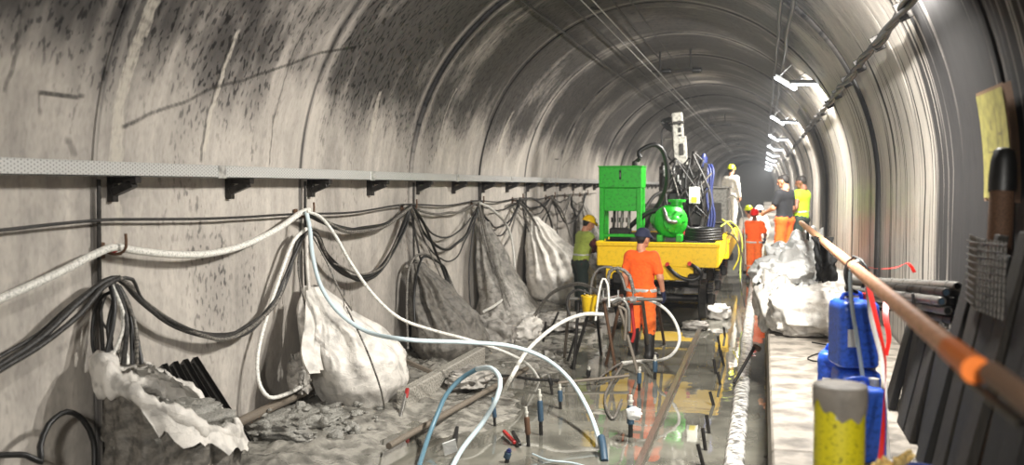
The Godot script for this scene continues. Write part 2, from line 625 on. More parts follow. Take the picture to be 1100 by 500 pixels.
func lining_panel(s0: float, s1: float, z0: float, z1: float, k: int, fine: bool) -> MB:
	var mb := MB.new()
	var ns := maxi(3, int((s1 - s0) / (0.14 if fine else 0.4)) + 1)
	var nz := 17 if fine else 5
	var f := FastNoiseLite.new()
	f.seed = 31
	f.frequency = 0.35
	var lift := 0.012 * sin(k * 2.4) + 0.01 * sin(k * 5.1)
	var gap := 0.003
	var p := PackedVector3Array()
	var uv := PackedVector2Array()
	for i in nz + 2:
		var u := clampf(float(i - 1) / (nz - 1), 0.0, 1.0)
		var z := lerpf(z0 - gap, z1 + gap, u)
		for j in ns:
			var s := lerpf(s0, s1, float(j) / (ns - 1))
			var inw := lift + 0.032 * pow(1.0 - u, 2.0) - 0.03 + (0.012 if u > 0.5 else 0.0)
			inw += 0.014 * f.get_noise_3d(s * 1.2, z * 2.2, k * 3.0) + 0.007 * sin(z * 9.0 + s * 0.4) * f.get_noise_2d(z * 4.0, 9.0)
			if i == 0 or i == nz + 1:
				inw = -0.03
			p.append(lining(s, z, inw))
			uv.append(Vector2(-z / 16.0, s / LTOT))
	mb.grid(p, nz + 2, ns, false, true, uv)
	# the outside of the lining
	p = PackedVector3Array()
	uv = PackedVector2Array()
	for z in [z0, z1]:
		for j in ns:
			var s := lerpf(s0, s1, float(j) / (ns - 1))
			p.append(lining(s, z, -0.3))
			uv.append(Vector2(-z / 16.0, s / LTOT))
	mb.grid(p, 2, ns, false, false, uv)
	return mb


func tunnel() -> void:
	concrete_material()
	var sa := LW + RR * deg_to_rad(58.0)
	var sb := LTOT - LW - RR * deg_to_rad(27.0)
	var parts := [["wall_left", 0.0, sa, "grey stained concrete lining behind the hung hoses"], ["ceiling", sa, sb, "sooty concrete vault with painted shade and ringed joints"], ["wall_right", sb, LTOT, "wet shiny concrete lining behind the handrail"]]
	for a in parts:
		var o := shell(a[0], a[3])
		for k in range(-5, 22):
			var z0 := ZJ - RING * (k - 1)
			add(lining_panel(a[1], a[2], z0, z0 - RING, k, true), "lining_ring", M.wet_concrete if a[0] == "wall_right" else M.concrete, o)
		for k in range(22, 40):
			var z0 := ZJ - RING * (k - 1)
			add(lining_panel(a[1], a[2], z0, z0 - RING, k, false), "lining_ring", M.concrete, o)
	# both ends lie out of sight and are closed
	var zs := [ZJ + RING * 6.0, ZJ - RING * 38.0]
	for i in 2:
		var mb := MB.new()
		mb.bx(Vector3(CX, 2.4, zs[i] + (0.15 if i == 0 else -0.15)), Vector3(7.0, 6.6, 0.3), 0.0)
		setting(add(mb, ["wall_back", "wall_far"][i], M.plain_concrete))


func concrete_material() -> void:
	var w := 2048
	var h := 1024
	var big := noise_bytes(w, h, 0.006, 3, 4)
	var med := noise_bytes(w, h, 0.03, 4, 4)
	var soot := noise_bytes(w, h, 0.0035, 8, 5)
	var fine := noise_bytes(w, h, 0.18, 5, 2)
	var streak := stretch(w, h, 24, 0.022, 6)
	var drip := stretch(w, h, 40, 0.07, 16)
	var spot := noise_bytes(w, h, 0.11, 12, 3)
	# joints and mends, as marks along z (pixels): [z metres from joint 0 along -z, kind]
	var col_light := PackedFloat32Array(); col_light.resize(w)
	var col_dark := PackedFloat32Array(); col_dark.resize(w)
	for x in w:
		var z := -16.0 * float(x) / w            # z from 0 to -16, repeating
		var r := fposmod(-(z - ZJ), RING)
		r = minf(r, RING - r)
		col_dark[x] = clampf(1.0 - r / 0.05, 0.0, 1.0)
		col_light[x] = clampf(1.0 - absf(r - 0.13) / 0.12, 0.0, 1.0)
	var data := PackedByteArray()
	data.resize(w * h * 3)
	var hd := PackedByteArray()
	hd.resize(w * h)
	var rd := PackedByteArray()
	rd.resize(w * h)
	var k := 0
	for y in h:
		var s := LTOT * float(y) / h
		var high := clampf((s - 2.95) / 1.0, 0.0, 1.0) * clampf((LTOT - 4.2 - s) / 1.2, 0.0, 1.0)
		var rightw := clampf((s - LTOT + 4.6) / 1.0, 0.0, 1.0)
		for x in w:
			var i := y * w + x
			var b := big[i] / 255.0 - 0.5
			var m := med[i] / 255.0 - 0.5
			var st := streak[i] / 255.0 - 0.5
			var dr := drip[i] / 255.0 - 0.5
			var fi := fine[i] / 255.0 - 0.5
			var so := soot[i] / 255.0
			var sp := spot[i] / 255.0
			var v := 0.77 + 0.16 * b + 0.12 * m + 0.12 * st + 0.05 * dr + 0.07 * fi
			# soot and grime in patches, plus painted shade deepening up the vault
			var dirt_shade := clampf((so - (0.70 - 0.70 * high) + 0.3 * m + 0.35 * st) * 2.4, 0.0, 1.0)
			v *= 1.0 - (0.20 + 0.42 * high) * dirt_shade
			# blow holes and black specks
			if sp > 0.62:
				v *= 1.0 - clampf((sp - 0.62) * 7.0, 0.0, 0.7) * (0.08 + 0.92 * dirt_shade)
			# joints: dark seep line, pale lime bloom, lit ring edges painted on the vault
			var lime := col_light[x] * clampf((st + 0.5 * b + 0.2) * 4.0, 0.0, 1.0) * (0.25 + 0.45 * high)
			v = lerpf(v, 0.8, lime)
			v *= 1.0 - col_dark[x] * clampf(0.45 + 2.0 * dr, 0.0, 0.7)
			var wetd := 0.0
			if rightw > 0.0:
				var zz := 16.0 * float(x) / w
				var near := clampf(1.0 - absf(zz - 6.6) / 2.5, 0.0, 1.0)
				wetd = clampf((near * 2.1 - 1.15 + 0.9 * rightw + 2.4 * dr + 1.4 * st + 0.8 * b) * 1.8, 0.0, 1.0)
				v *= 1.0 - 0.8 * wetd
			data[k] = int(clampf(v * 1.0, 0.0, 1.0) * 255.0)
			data[k + 1] = int(clampf(v * 0.962, 0.0, 1.0) * 255.0)
			data[k + 2] = int(clampf(v * 0.9 + 0.012, 0.0, 1.0) * 255.0)
			k += 3
			rd[i] = int(clampf(0.37 + 0.5 * wetd + 0.1 * m, 0.0, 1.0) * 255.0)
			hd[i] = int(clampf(0.5 + 0.5 * st + 0.4 * m + 0.15 * fi, 0.0, 1.0) * 255.0)
	# cracks, lime runs and mends on the left side: [kind, half width, strength, points (z, arc length)]
	var marks := [
		["pale", 0.07, 0.55, [Vector2(-6.07, 4.14), Vector2(-6.08, 3.85), Vector2(-6.05, 3.55), Vector2(-6.05, 3.27), Vector2(-6.05, 2.98), Vector2(-6.05, 2.86)]],
		["pale", 0.035, 0.35, [Vector2(-6.05, 2.70), Vector2(-6.06, 2.42), Vector2(-6.06, 1.99), Vector2(-6.06, 1.77)]],
		["pale", 0.03, 0.5, [Vector2(-7.29, 4.09), Vector2(-7.29, 3.83), Vector2(-7.29, 3.57), Vector2(-7.25, 3.28), Vector2(-7.22, 2.99)]],
		["dark", 0.016, 0.6, [Vector2(-7.26, 4.00), Vector2(-7.24, 3.74), Vector2(-7.23, 3.48), Vector2(-7.19, 3.19), Vector2(-7.17, 2.90)]],
		["dark", 0.022, 0.6, [Vector2(-6.10, 3.14), Vector2(-6.44, 3.27), Vector2(-6.84, 3.39), Vector2(-7.16, 3.54), Vector2(-7.58, 3.66), Vector2(-8.29, 3.90), Vector2(-8.81, 4.11), Vector2(-9.53, 4.29)]],
		["dark", 0.035, 0.65, [Vector2(-5.25, 3.32), Vector2(-5.46, 3.32), Vector2(-5.67, 3.33)]],
		["dark", 0.015, 0.4, [Vector2(-5.25, 3.32), Vector2(-5.26, 3.17)]],
		["dark", 0.012, 0.6, [Vector2(-8.33, 2.90), Vector2(-8.33, 3.35), Vector2(-8.34, 3.83), Vector2(-8.31, 4.22), Vector2(-8.38, 4.65)]],
		["dark", 0.018, 0.5, [Vector2(-4.95, 3.30), Vector2(-4.97, 3.61), Vector2(-4.95, 3.91)]],
		["dark", 0.03, 0.35, [Vector2(-5.55, 3.03), Vector2(-5.61, 2.90)]],
		["dark", 0.01, 0.4, [Vector2(-9.50, 3.64), Vector2(-9.34, 4.17), Vector2(-9.29, 4.62)]],
		["pale", 0.05, 0.4, [Vector2(-10.80, 3.11), Vector2(-10.72, 3.52), Vector2(-10.67, 3.87)]],
		["pale", 0.06, 0.45, [Vector2(-16.38, 3.30), Vector2(-16.38, 3.74), Vector2(-16.47, 4.11)]],
		["pale", 0.03, 0.4, [Vector2(-13.20, 3.12), Vector2(-13.07, 3.68), Vector2(-13.05, 4.20)]],
	]
	for q in marks:
		var pts: Array = q[3]
		var pale: bool = q[0] == "pale"
		for i in pts.size() - 1:
			var a: Vector2 = pts[i]
			var b: Vector2 = pts[i + 1]
			var steps := int(a.distance_to(b) / 0.008) + 1
			for t in steps:
				var c := a.lerp(b, float(t) / steps)
				var y := int(c.y / LTOT * h)
				var wob := (big[(y % h) * w + 300 + i * 40] + 2 * med[(y % h) * w + 700]) / 765.0 - 0.5
				var x0 := int((-c.x + 0.12 * wob) / 16.0 * w)
				var rad := maxi(1, int(float(q[1]) * (1.0 + 1.2 * wob) / 16.0 * w))
				for dx in range(-rad, rad + 1):
					var x := posmod(x0 + dx, w)
					for yy in [y, y + 1]:
						var id := posmod(yy, h) * w + x
						var g := clampf((fine[id] / 255.0 + 0.35) * 1.3 - 0.5 * absf(dx) / rad, 0.0, 1.0) * float(q[2]) * (0.6 if pale else 0.2)
						for ch in 3:
							var old := float(data[id * 3 + ch])
							data[id * 3 + ch] = int(lerpf(old, ([218.0, 210.0, 196.0][ch] if pale else old * 0.15), g))
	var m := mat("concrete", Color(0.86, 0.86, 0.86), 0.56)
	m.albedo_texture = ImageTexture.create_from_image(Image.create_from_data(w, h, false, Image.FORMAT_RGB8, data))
	m.heightmap_enabled = true
	m.heightmap_texture = ImageTexture.create_from_image(Image.create_from_data(w, h, false, Image.FORMAT_L8, hd))
	m.metallic_specular = 0.4
	m.heightmap_scale = 0.9
	var wet: StandardMaterial3D = m.duplicate()
	wet.resource_name = "wet_concrete"
	wet.roughness = 1.0
	wet.roughness_texture = ImageTexture.create_from_image(Image.create_from_data(w, h, false, Image.FORMAT_L8, rd))
	wet.metallic_specular = 0.4
	wet.heightmap_scale = 0.3
	M["wet_concrete"] = wet
	mat("plain_concrete", Color(0.5, 0.48, 0.45), 0.7)


# ---------------------------------------------------------------- left wall: tray, cables, hoses
func hose(called: String, label: String, m: Material, r: float, pts: Array, group := "", category := "hose") -> MeshInstance3D:
	var mb := MB.new()
	mb.tube(pts, r, 8)
	var o := add(mb, called, m)
	tag(o, label, category, group)
	return o


func jitter(pts: Array, a: float, keep_ends := true) -> Array:
	var q := []
	for i in pts.size():
		var e := 0.25 if keep_ends and (i == 0 or i == pts.size() - 1) else 1.0
		q.append(pts[i] + Vector3(rng.randf_range(0.0, 1.0), rng.randf_range(-1, 1), rng.randf_range(-1, 1)) * a * e)
	return q


func left_wall() -> void:
	# cable tray along the wall
	var o := thing("cable_tray", "long galvanised cable tray on brackets along the stained wall", "cable tray", Vector3(-4.6, 2.4, -26.0))
	for k in range(-2, 16):
		var z0 := ZJ - RING * k - 1.3
		var mb := MB.new()
		var c := z0 - RING * 0.5
		var l := RING - 0.008
		mb.bx(Vector3(-4.6, 2.424, c), Vector3(0.2, 0.008, l), 0.001)
		mb.bx(Vector3(-4.503, 2.47, c), Vector3(0.006, 0.1, l), 0.001)
		mb.bx(Vector3(-4.697, 2.47, c), Vector3(0.006, 0.1, l), 0.001)
		mb.bx(Vector3(-4.512, 2.523, c), Vector3(0.026, 0.006, l), 0.001)
		add(mb, "tray_section", M.tray_metal, o)
		mb = MB.new()
		mb.bx(Vector3(-4.497, 2.47, z0), Vector3(0.008, 0.112, 0.12), 0.002)
		add(mb, "splice_plate", M.galvanised, o)
	for k in range(-1, 26):
		var z := -5.99 - 1.6 * k
		var mb := MB.new()
		mb.bx(Vector3(-4.745, 2.33, z), Vector3(0.09, 0.2, 0.06), 0.004)
		mb.bar(Vector3(-4.72, 2.395, z), Vector3(-4.5, 2.395, z), Vector2(0.07, 0.05))
		mb.bar(Vector3(-4.72, 2.3, z), Vector3(-4.54, 2.37, z), Vector2(0.07, 0.06))
		add(mb, "bracket", M.dark_steel, o)
	# hooks at the ring joints
	var hooks := [Vector3(-4.62, 1.90, -5.87), Vector3(-4.62, 2.08, -8.85), Vector3(-4.62, 2.07, -11.84), Vector3(-4.62, 2.08, -14.97), Vector3(-4.62, 2.10, -17.62), Vector3(-4.62, 2.12, -20.52), Vector3(-4.62, 2.14, -22.61), Vector3(-4.62, 2.15, -24.60)]
	var which := ["holding the white hose with a red tie", "carrying the pale hoses above the big white sack", "between the white and the dark sacks", "above the ripped sack", "above the pleated sack", "above the worker with the yellow helmet", "beside the green cabinet", "behind the green cabinet"]
	for i in hooks.size():
		var h: Vector3 = hooks[i]
		var mb := MB.new()
		mb.tube([Vector3(-4.74, h.y - 0.03, h.z), Vector3(-4.66, h.y - 0.05, h.z), Vector3(-4.58, h.y - 0.05, h.z), Vector3(-4.53, h.y + 0.0, h.z), Vector3(-4.53, h.y + 0.1, h.z)], 0.012, 6)
		mb.bx(Vector3(-4.742, h.y - 0.03, h.z), Vector3(0.02, 0.12, 0.06), 0.003)
		tag(add(mb, "wall_hook", M.rusty_steel), "steel wall hook " + which[i], "hook", "hooks at the lining joints")
	var red := MB.new()
	red.lathe(hooks[0] + Vector3(0, -0.01, 0.03), Vector3(0.05, 0.25, -1), [[0.034, 0.0], [0.036, 0.01], [0.034, 0.03]], 12)
	tag(add(red, "cable_tie", M.red_tape), "red tie around the white hose at its hook", "tie")
	# cast-in conduit running down each joint
	for i in 5:
		var z := ZJ - RING * i - 0.03
		var mb := MB.new()
		mb.tube([Vector3(-4.72, 2.4, z), Vector3(-4.725, 1.6, z + 0.01), Vector3(-4.72, 0.9, z - 0.01), Vector3(-4.725, 0.1, z)], 0.016, 6)
		tag(add(mb, "drain_pipe", M.dark_steel), "thin dark drain pipe down the wall joint, " + ["behind the cut cables", "behind the big white sack", "behind the dark sack", "behind the ripped sack", "behind the pleated sack"][i], "pipe", "thin drain pipes on the wall")
	# the long thin wire
	hose("wall_cable", "thin black cable strung level along the stained wall", M.dusty_black, 0.012, [Vector3(-4.66, 2.06, -4.42), Vector3(-4.66, 2.07, -4.84), Vector3(-4.66, 2.09, -5.32), Vector3(-4.66, 2.10, -5.69), Vector3(-4.66, 2.10, -5.94), Vector3(-4.66, 2.07, -6.94), Vector3(-4.66, 2.06, -7.71), Vector3(-4.66, 2.06, -8.67), Vector3(-4.66, 2.04, -10.11), Vector3(-4.66, 2.10, -11.77), Vector3(-4.66, 2.05, -13.46), Vector3(-4.66, 2.10, -14.99), Vector3(-4.66, 2.06, -16.30), Vector3(-4.66, 2.11, -17.85), Vector3(-4.66, 2.07, -19.60), Vector3(-4.66, 2.13, -21.19), Vector3(-4.66, 2.14, -26.56)], "", "cable")
	# thick white hose
	hose("hose", "thick white splashed hose hung in a shallow swag from the red tied hook", M.white_hose, 0.03, [Vector3(-4.56, 1.57, -4.31), Vector3(-4.56, 1.65, -4.72), Vector3(-4.57, 1.76, -5.21), Vector3(-4.58, 1.86, -5.58), Vector3(-4.60, 1.90, -5.83), Vector3(-4.60, 1.86, -6.06), Vector3(-4.58, 1.80, -6.50), Vector3(-4.57, 1.77, -7.00), Vector3(-4.57, 1.81, -7.55), Vector3(-4.58, 1.93, -8.18), Vector3(-4.58, 2.07, -8.64), Vector3(-4.56, 2.10, -8.80)])
	# pale hoses that leave the hook and cross the floor
	hose("hose", "pale hose hanging from the hook in front of the white sack and crossing the floor", M.pale_blue_hose, 0.022, [Vector3(-4.52, 2.09, -8.66), Vector3(-4.46, 1.92, -8.62), Vector3(-4.36, 1.65, -8.48), Vector3(-4.20, 1.36, -8.34), Vector3(-4.00, 1.11, -8.32), Vector3(-3.70, 0.93, -8.33), Vector3(-3.20, 0.90, -8.16), Vector3(-2.89, 0.77, -8.90), Vector3(-2.53, 0.68, -9.31), Vector3(-2.19, 0.55, -9.42), Vector3(-1.86, 0.40, -9.13), Vector3(-1.59, 0.22, -8.68), Vector3(-1.41, 0.08, -8.23), Vector3(-1.30, 0.00, -7.86)])
	hose("hose", "pale hose slanting straight down from the hook past the white sack", M.white_hose, 0.018, [Vector3(-4.50, 2.09, -8.64), Vector3(-4.48, 2.02, -8.91), Vector3(-4.42, 1.82, -9.12), Vector3(-4.30, 1.50, -9.27), Vector3(-4.10, 1.15, -9.41), Vector3(-3.85, 0.89, -9.54), Vector3(-3.50, 0.75, -9.66), Vector3(-3.10, 0.65, -9.72), Vector3(-2.80, 0.44, -10.18), Vector3(-2.65, 0.19, -10.68), Vector3(-2.55, -0.15, -10.99)])
	# black cables: far left
	var n := 0
	var words := ["topmost", "second", "third", "lowest"]
	for q in [[0.024, [Vector3(-4.60, 1.11, -4.33), Vector3(-4.60, 1.23, -4.75), Vector3(-4.60, 1.35, -5.10), Vector3(-4.60, 1.54, -5.45), Vector3(-4.60, 1.66, -5.72), Vector3(-4.58, 1.67, -5.83)]], [0.02, [Vector3(-4.55, 1.08, -4.28), Vector3(-4.55, 1.21, -4.69), Vector3(-4.55, 1.31, -5.04), Vector3(-4.55, 1.46, -5.39), Vector3(-4.55, 1.62, -5.63), Vector3(-4.56, 1.67, -5.82)]], [0.015, [Vector3(-4.66, 1.14, -4.39), Vector3(-4.66, 1.27, -4.81), Vector3(-4.66, 1.36, -5.13), Vector3(-4.66, 1.51, -5.43), Vector3(-4.66, 1.63, -5.73), Vector3(-4.60, 1.65, -5.84)]]]:
		hose("cable", words[n] + " of three dusty black cables sagging to the picture's edge", M.dusty_black, q[0], q[1], "cables at the left edge", "cable")
		n += 1
	n = 0
	for q in [[0.022, 0.0, "black_rubber"], [0.017, 0.03, "dusty_black"], [0.014, 0.05, "dusty_black"], [0.018, 0.045, "grey_hose"]]:
		hose("cable", words[n] + " of the cables swagged between the red tied hook and the pale hoses", M[q[2]], q[0], jitter([Vector3(-4.58, 1.67, -5.83), Vector3(-4.58, 1.62, -5.92), Vector3(-4.60, 1.46, -6.13), Vector3(-4.60, 1.22, -6.54), Vector3(-4.60, 1.05, -7.10), Vector3(-4.60, 1.03, -7.61), Vector3(-4.60, 1.21, -8.12), Vector3(-4.60, 1.51, -8.43), Vector3(-4.58, 1.76, -8.59), Vector3(-4.56, 1.90, -8.76)], q[1]), "cables in the low swag", "cable")
		n += 1
	n = 0
	for q in [[0.026, 0.0, "black_rubber"], [0.02, 0.035, "black_rubber"], [0.012, 0.07, "grey_hose"]]:
		hose("cable", words[n] + " of the thick black cables in the deep swag beside the white sack", M[q[2]], q[0], jitter([Vector3(-4.56, 1.88, -8.73), Vector3(-4.58, 1.84, -9.00), Vector3(-4.60, 1.60, -9.26), Vector3(-4.60, 1.39, -9.60), Vector3(-4.60, 1.27, -10.07), Vector3(-4.60, 1.29, -10.62), Vector3(-4.60, 1.51, -11.13), Vector3(-4.60, 1.86, -11.55), Vector3(-4.56, 2.06, -11.69)], q[1]), "cables in the deep swag", "cable")
		n += 1
	n = 0
	for q in [[0.028, 0.0, "dusty_black"], [0.022, 0.03, "grey_hose"], [0.016, 0.04, "black_rubber"]]:
		hose("cable", words[n] + " of the splashed cables in the shallow swag above the deep one", M[q[2]], q[0], jitter([Vector3(-4.56, 2.06, -8.78), Vector3(-4.58, 1.97, -9.13), Vector3(-4.60, 1.87, -9.68), Vector3(-4.60, 1.82, -10.24), Vector3(-4.60, 1.85, -10.86), Vector3(-4.60, 1.97, -11.42), Vector3(-4.56, 2.08, -11.69)], q[1]), "cables in the shallow swag", "cable")
		n += 1
	# further swags, hook to hook
	var order := ["shallowest", "second", "third", "deepest"]
	for i in range(2, 7):
		var a: Vector3 = hooks[i]
		var b: Vector3 = hooks[i + 1]
		for k in 4 if i < 5 else 3:
			var sag := 0.22 + 0.22 * k + rng.randf_range(-0.1, 0.12)
			var pts := []
			for s in 9:
				var u := s / 8.0
				var pt := a.lerp(b, u) + Vector3(-0.02 + 0.05 * rng.randf(), -sag * 4.0 * u * (1.0 - u) + rng.randf_range(-0.015, 0.015), 0.0)
				if s == 0 or s == 8: pt = (a if s == 0 else b) + Vector3(0.03 + 0.012 * k, 0.01, 0)
				pts.append(pt)
			hose("cable", order[k] + " of the cables swagged from the hook " + which[i], [M.black_rubber, M.dusty_black, M.grey_hose, M.dusty_black][(k + i) % 4], [0.022, 0.014, 0.018, 0.012][(k * 3 + i) % 4], pts, "swags towards the machine", "cable")
	# hoses hanging from the hooks to the floor
	var hang := [
		["pale hose hanging in a long loop beside the white sack's torn sleeve", "white_hose", 0.02, [Vector3(-4.54, 1.91, -8.70), Vector3(-4.58, 1.80, -8.51), Vector3(-4.60, 1.52, -8.30), Vector3(-4.62, 1.09, -8.03), Vector3(-4.60, 0.77, -7.82), Vector3(-4.55, 0.52, -7.74), Vector3(-4.45, 0.37, -7.75), Vector3(-4.40, 0.35, -7.99), Vector3(-4.40, 0.36, -8.26), Vector3(-4.42, 0.37, -8.47)]],
		["black hose falling from the hook into the dark sack", "black_rubber", 0.02, [Vector3(-4.54, 2.08, -11.71), Vector3(-4.55, 1.83, -12.16), Vector3(-4.52, 1.48, -12.48), Vector3(-4.45, 1.05, -12.76), Vector3(-4.30, 0.60, -12.73), Vector3(-4.10, 0.19, -12.47), Vector3(-3.95, -0.03, -12.26)]],
		["grey hose arched over the neck of the dark sack", "grey_hose", 0.018, [Vector3(-4.50, 0.20, -11.41), Vector3(-4.55, 0.87, -11.51), Vector3(-4.55, 1.28, -11.62), Vector3(-4.55, 1.41, -11.97), Vector3(-4.52, 1.34, -12.41), Vector3(-4.48, 1.13, -12.85), Vector3(-4.35, 0.73, -12.97), Vector3(-4.20, 0.39, -12.82), Vector3(-3.90, 0.09, -12.45)]],
		["black hose looped upright beside the dark sack's neck", "black_rubber", 0.018, [Vector3(-4.40, 0.49, -11.42), Vector3(-4.45, 0.90, -11.52), Vector3(-4.48, 1.22, -11.75), Vector3(-4.48, 1.38, -11.96), Vector3(-4.48, 1.31, -12.37), Vector3(-4.46, 1.15, -12.79), Vector3(-4.40, 0.85, -12.86)]],
		["white hose looped down past the ripped sack", "white_hose", 0.022, [Vector3(-4.50, 2.07, -14.68), Vector3(-4.48, 1.93, -15.38), Vector3(-4.44, 1.58, -16.21), Vector3(-4.36, 1.08, -16.30), Vector3(-4.25, 0.71, -15.82), Vector3(-4.15, 0.51, -14.97), Vector3(-4.10, 0.45, -14.18), Vector3(-4.00, 0.48, -13.23)]],
		["grey hose hanging straight through the ripped sack", "grey_hose", 0.02, [Vector3(-4.50, 2.08, -14.58), Vector3(-4.45, 1.74, -14.68), Vector3(-4.36, 1.19, -14.80), Vector3(-4.25, 0.65, -14.81), Vector3(-4.10, 0.34, -14.62)]],
		["thin black hose hanging beside the ripped sack", "dusty_black", 0.013, [Vector3(-4.56, 2.07, -14.77), Vector3(-4.60, 1.59, -14.59), Vector3(-4.60, 0.99, -14.38), Vector3(-4.55, 0.39, -14.32), Vector3(-4.40, 0.10, -14.29)]],
		["black hose arched between the ripped and the pleated sacks", "black_rubber", 0.024, [Vector3(-4.50, 2.07, -17.09), Vector3(-4.50, 1.87, -17.82), Vector3(-4.45, 1.49, -18.56), Vector3(-4.30, 1.14, -19.11), Vector3(-4.10, 0.86, -19.49), Vector3(-3.80, 0.35, -19.63)]],
		["dusty hose looped on the pleated sack's shoulder", "dusty_black", 0.022, [Vector3(-4.50, 2.08, -17.23), Vector3(-4.50, 2.08, -18.44), Vector3(-4.46, 1.79, -19.45), Vector3(-4.40, 1.30, -19.73), Vector3(-4.35, 1.03, -18.98), Vector3(-4.20, 0.69, -19.02), Vector3(-4.00, 0.35, -19.61)]],
		["grey hose trailing behind the worker with the yellow helmet", "grey_hose", 0.022, [Vector3(-4.50, 2.10, -19.99), Vector3(-4.50, 1.75, -21.17), Vector3(-4.40, 1.21, -21.55), Vector3(-4.20, 0.59, -21.68), Vector3(-3.80, 0.04, -21.71), Vector3(-3.40, -0.19, -21.30)]],
		["black hose slung above the worker with the yellow helmet", "black_rubber", 0.02, [Vector3(-4.52, 2.10, -20.08), Vector3(-4.50, 1.80, -20.76), Vector3(-4.50, 1.47, -21.60), Vector3(-4.50, 1.52, -22.73), Vector3(-4.52, 1.82, -23.82), Vector3(-4.52, 2.13, -24.07)]],
	]
	for q in hang:
		hose("hose", q[0], M[q[1]], q[2], q[3], "hoses hanging from the wall hooks")
	# cluster of cut cables above the open sack
	var cols := ["black_rubber", "white_hose", "black_rubber", "grey_hose", "dusty_black", "white_hose", "black_rubber", "grey_hose", "black_rubber"]
	var nth := ["first", "second", "third", "fourth", "fifth", "sixth", "seventh", "eighth", "ninth"]
	for k in 9:
		var u := k / 8.0
		var a := Vector3(-4.60, 1.62, -5.77).lerp(Vector3(-4.60, 1.58, -5.87), u)
		var b := Vector3(-4.50, 1.08, -5.57).lerp(Vector3(-4.40, 1.04, -5.85), u)
		var mid := a.lerp(b, 0.5) + Vector3(0.05 + 0.06 * sin(k * 2.1), 0, 0.05 * sin(k * 3.7))
		hose("cable_end", nth[k] + " from the picture's edge of the cut cables hanging above the rubble sack", M[cols[k]], 0.013 if k % 2 else 0.018, [a + Vector3(0, 0.03, 0), a.lerp(mid, 0.4) + Vector3(0.03, 0, 0), mid, b], "cut cables above the rubble sack", "cable")
	hose("cable_end", "curled black cable drooping on the wall left of the cut cables", M.black_rubber, 0.014, [Vector3(-4.62, 1.57, -5.80), Vector3(-4.66, 1.52, -5.73), Vector3(-4.68, 1.37, -5.69), Vector3(-4.68, 1.19, -5.68), Vector3(-4.66, 1.05, -5.71), Vector3(-4.62, 0.98, -5.74)], "", "cable")
	hose("cable_end", "thin wire curled sideways among the cut cables", M.dusty_black, 0.008, [Vector3(-4.60, 1.55, -5.73), Vector3(-4.60, 1.43, -5.67), Vector3(-4.56, 1.33, -5.67), Vector3(-4.56, 1.25, -5.74), Vector3(-4.56, 1.17, -5.70), Vector3(-4.60, 1.15, -5.62)], "", "cable")
	# hose loops on the floor at the far left
	hose("hose", "black hose standing in a loop against the wall's foot", M.black_rubber, 0.02, [Vector3(-4.50, 0.80, -4.22), Vector3(-4.50, 0.70, -4.62), Vector3(-4.50, 0.64, -4.83), Vector3(-4.45, 0.58, -4.90), Vector3(-4.50, 0.66, -4.95), Vector3(-4.52, 0.78, -5.05), Vector3(-4.54, 0.82, -5.24), Vector3(-4.54, 0.72, -5.40), Vector3(-4.52, 0.56, -5.47), Vector3(-4.50, 0.38, -5.45), Vector3(-4.50, 0.20, -5.43)])


# ---------------------------------------------------------------- sacks
# hung sack: footprint of half widths (rx, rz) round "base", gathered to a neck at "apex"
func hung_sack(base: Vector3, apex: Vector3, rx: float, rz: float, belly: Array, pleats: int, depth: float, sd: int, neck := 0.05) -> MB:
	var f := FastNoiseLite.new()
	f.seed = sd
	f.frequency = 1.0
	var nu := 40
	var nv := 72
	var p := PackedVector3Array()
	for i in nu + 1:
		var u := float(i) / nu
		# belly: list of [u, radius share, lean to apex]
		var r := 1.0
		var lean := 0.0
		for k in belly.size() - 1:
			var a: Array = belly[k]
			var b: Array = belly[k + 1]
			if u >= a[0] and u <= b[0]:
				var w: float = (u - float(a[0])) / (float(b[0]) - float(a[0]))
				w = w * w * (3.0 - 2.0 * w) * 0.5 + w * 0.5
				r = lerpf(a[1], b[1], w)
				lean = lerpf(a[2], b[2], w)
		var c := Vector3(lerpf(base.x, apex.x, lean), lerpf(base.y, apex.y, u), lerpf(base.z, apex.z, lean))
		for j in nv:
			var w := TAU * j / nv
			var pl := sin(pleats * w + 2.0 * f.get_noise_2d(cos(w) * 1.5 + 3.0, u * 2.0)) * depth * smoothstep(0.1, 0.7, u)
			var wr := 0.09 * f.get_noise_3d(cos(w) * 1.6, u * 2.2, sin(w) * 1.6) + 0.035 * f.get_noise_3d(cos(w) * 4.0, u * 3.0 + cos(w) * 3.0, sin(w) * 4.0)
			var rr := r * (1.0 + pl + wr)
			var ct := cos(w)
			var sn := sin(w)
			var q := c + Vector3(ct * rx, 0.0, sn * rz) * rr + Vector3(ct, 0, sn) * neck * u
			q.y += 0.05 * f.get_noise_3d(ct * 3.0, u * 4.0, sn * 3.0) * (1.0 - u)
			q.x = maxf(q.x, -4.69 + 0.01 * sn)
			p.append(q)
	var mb := MB.new()
	mb.grid(p, nu + 1, nv, true, true)
	return mb


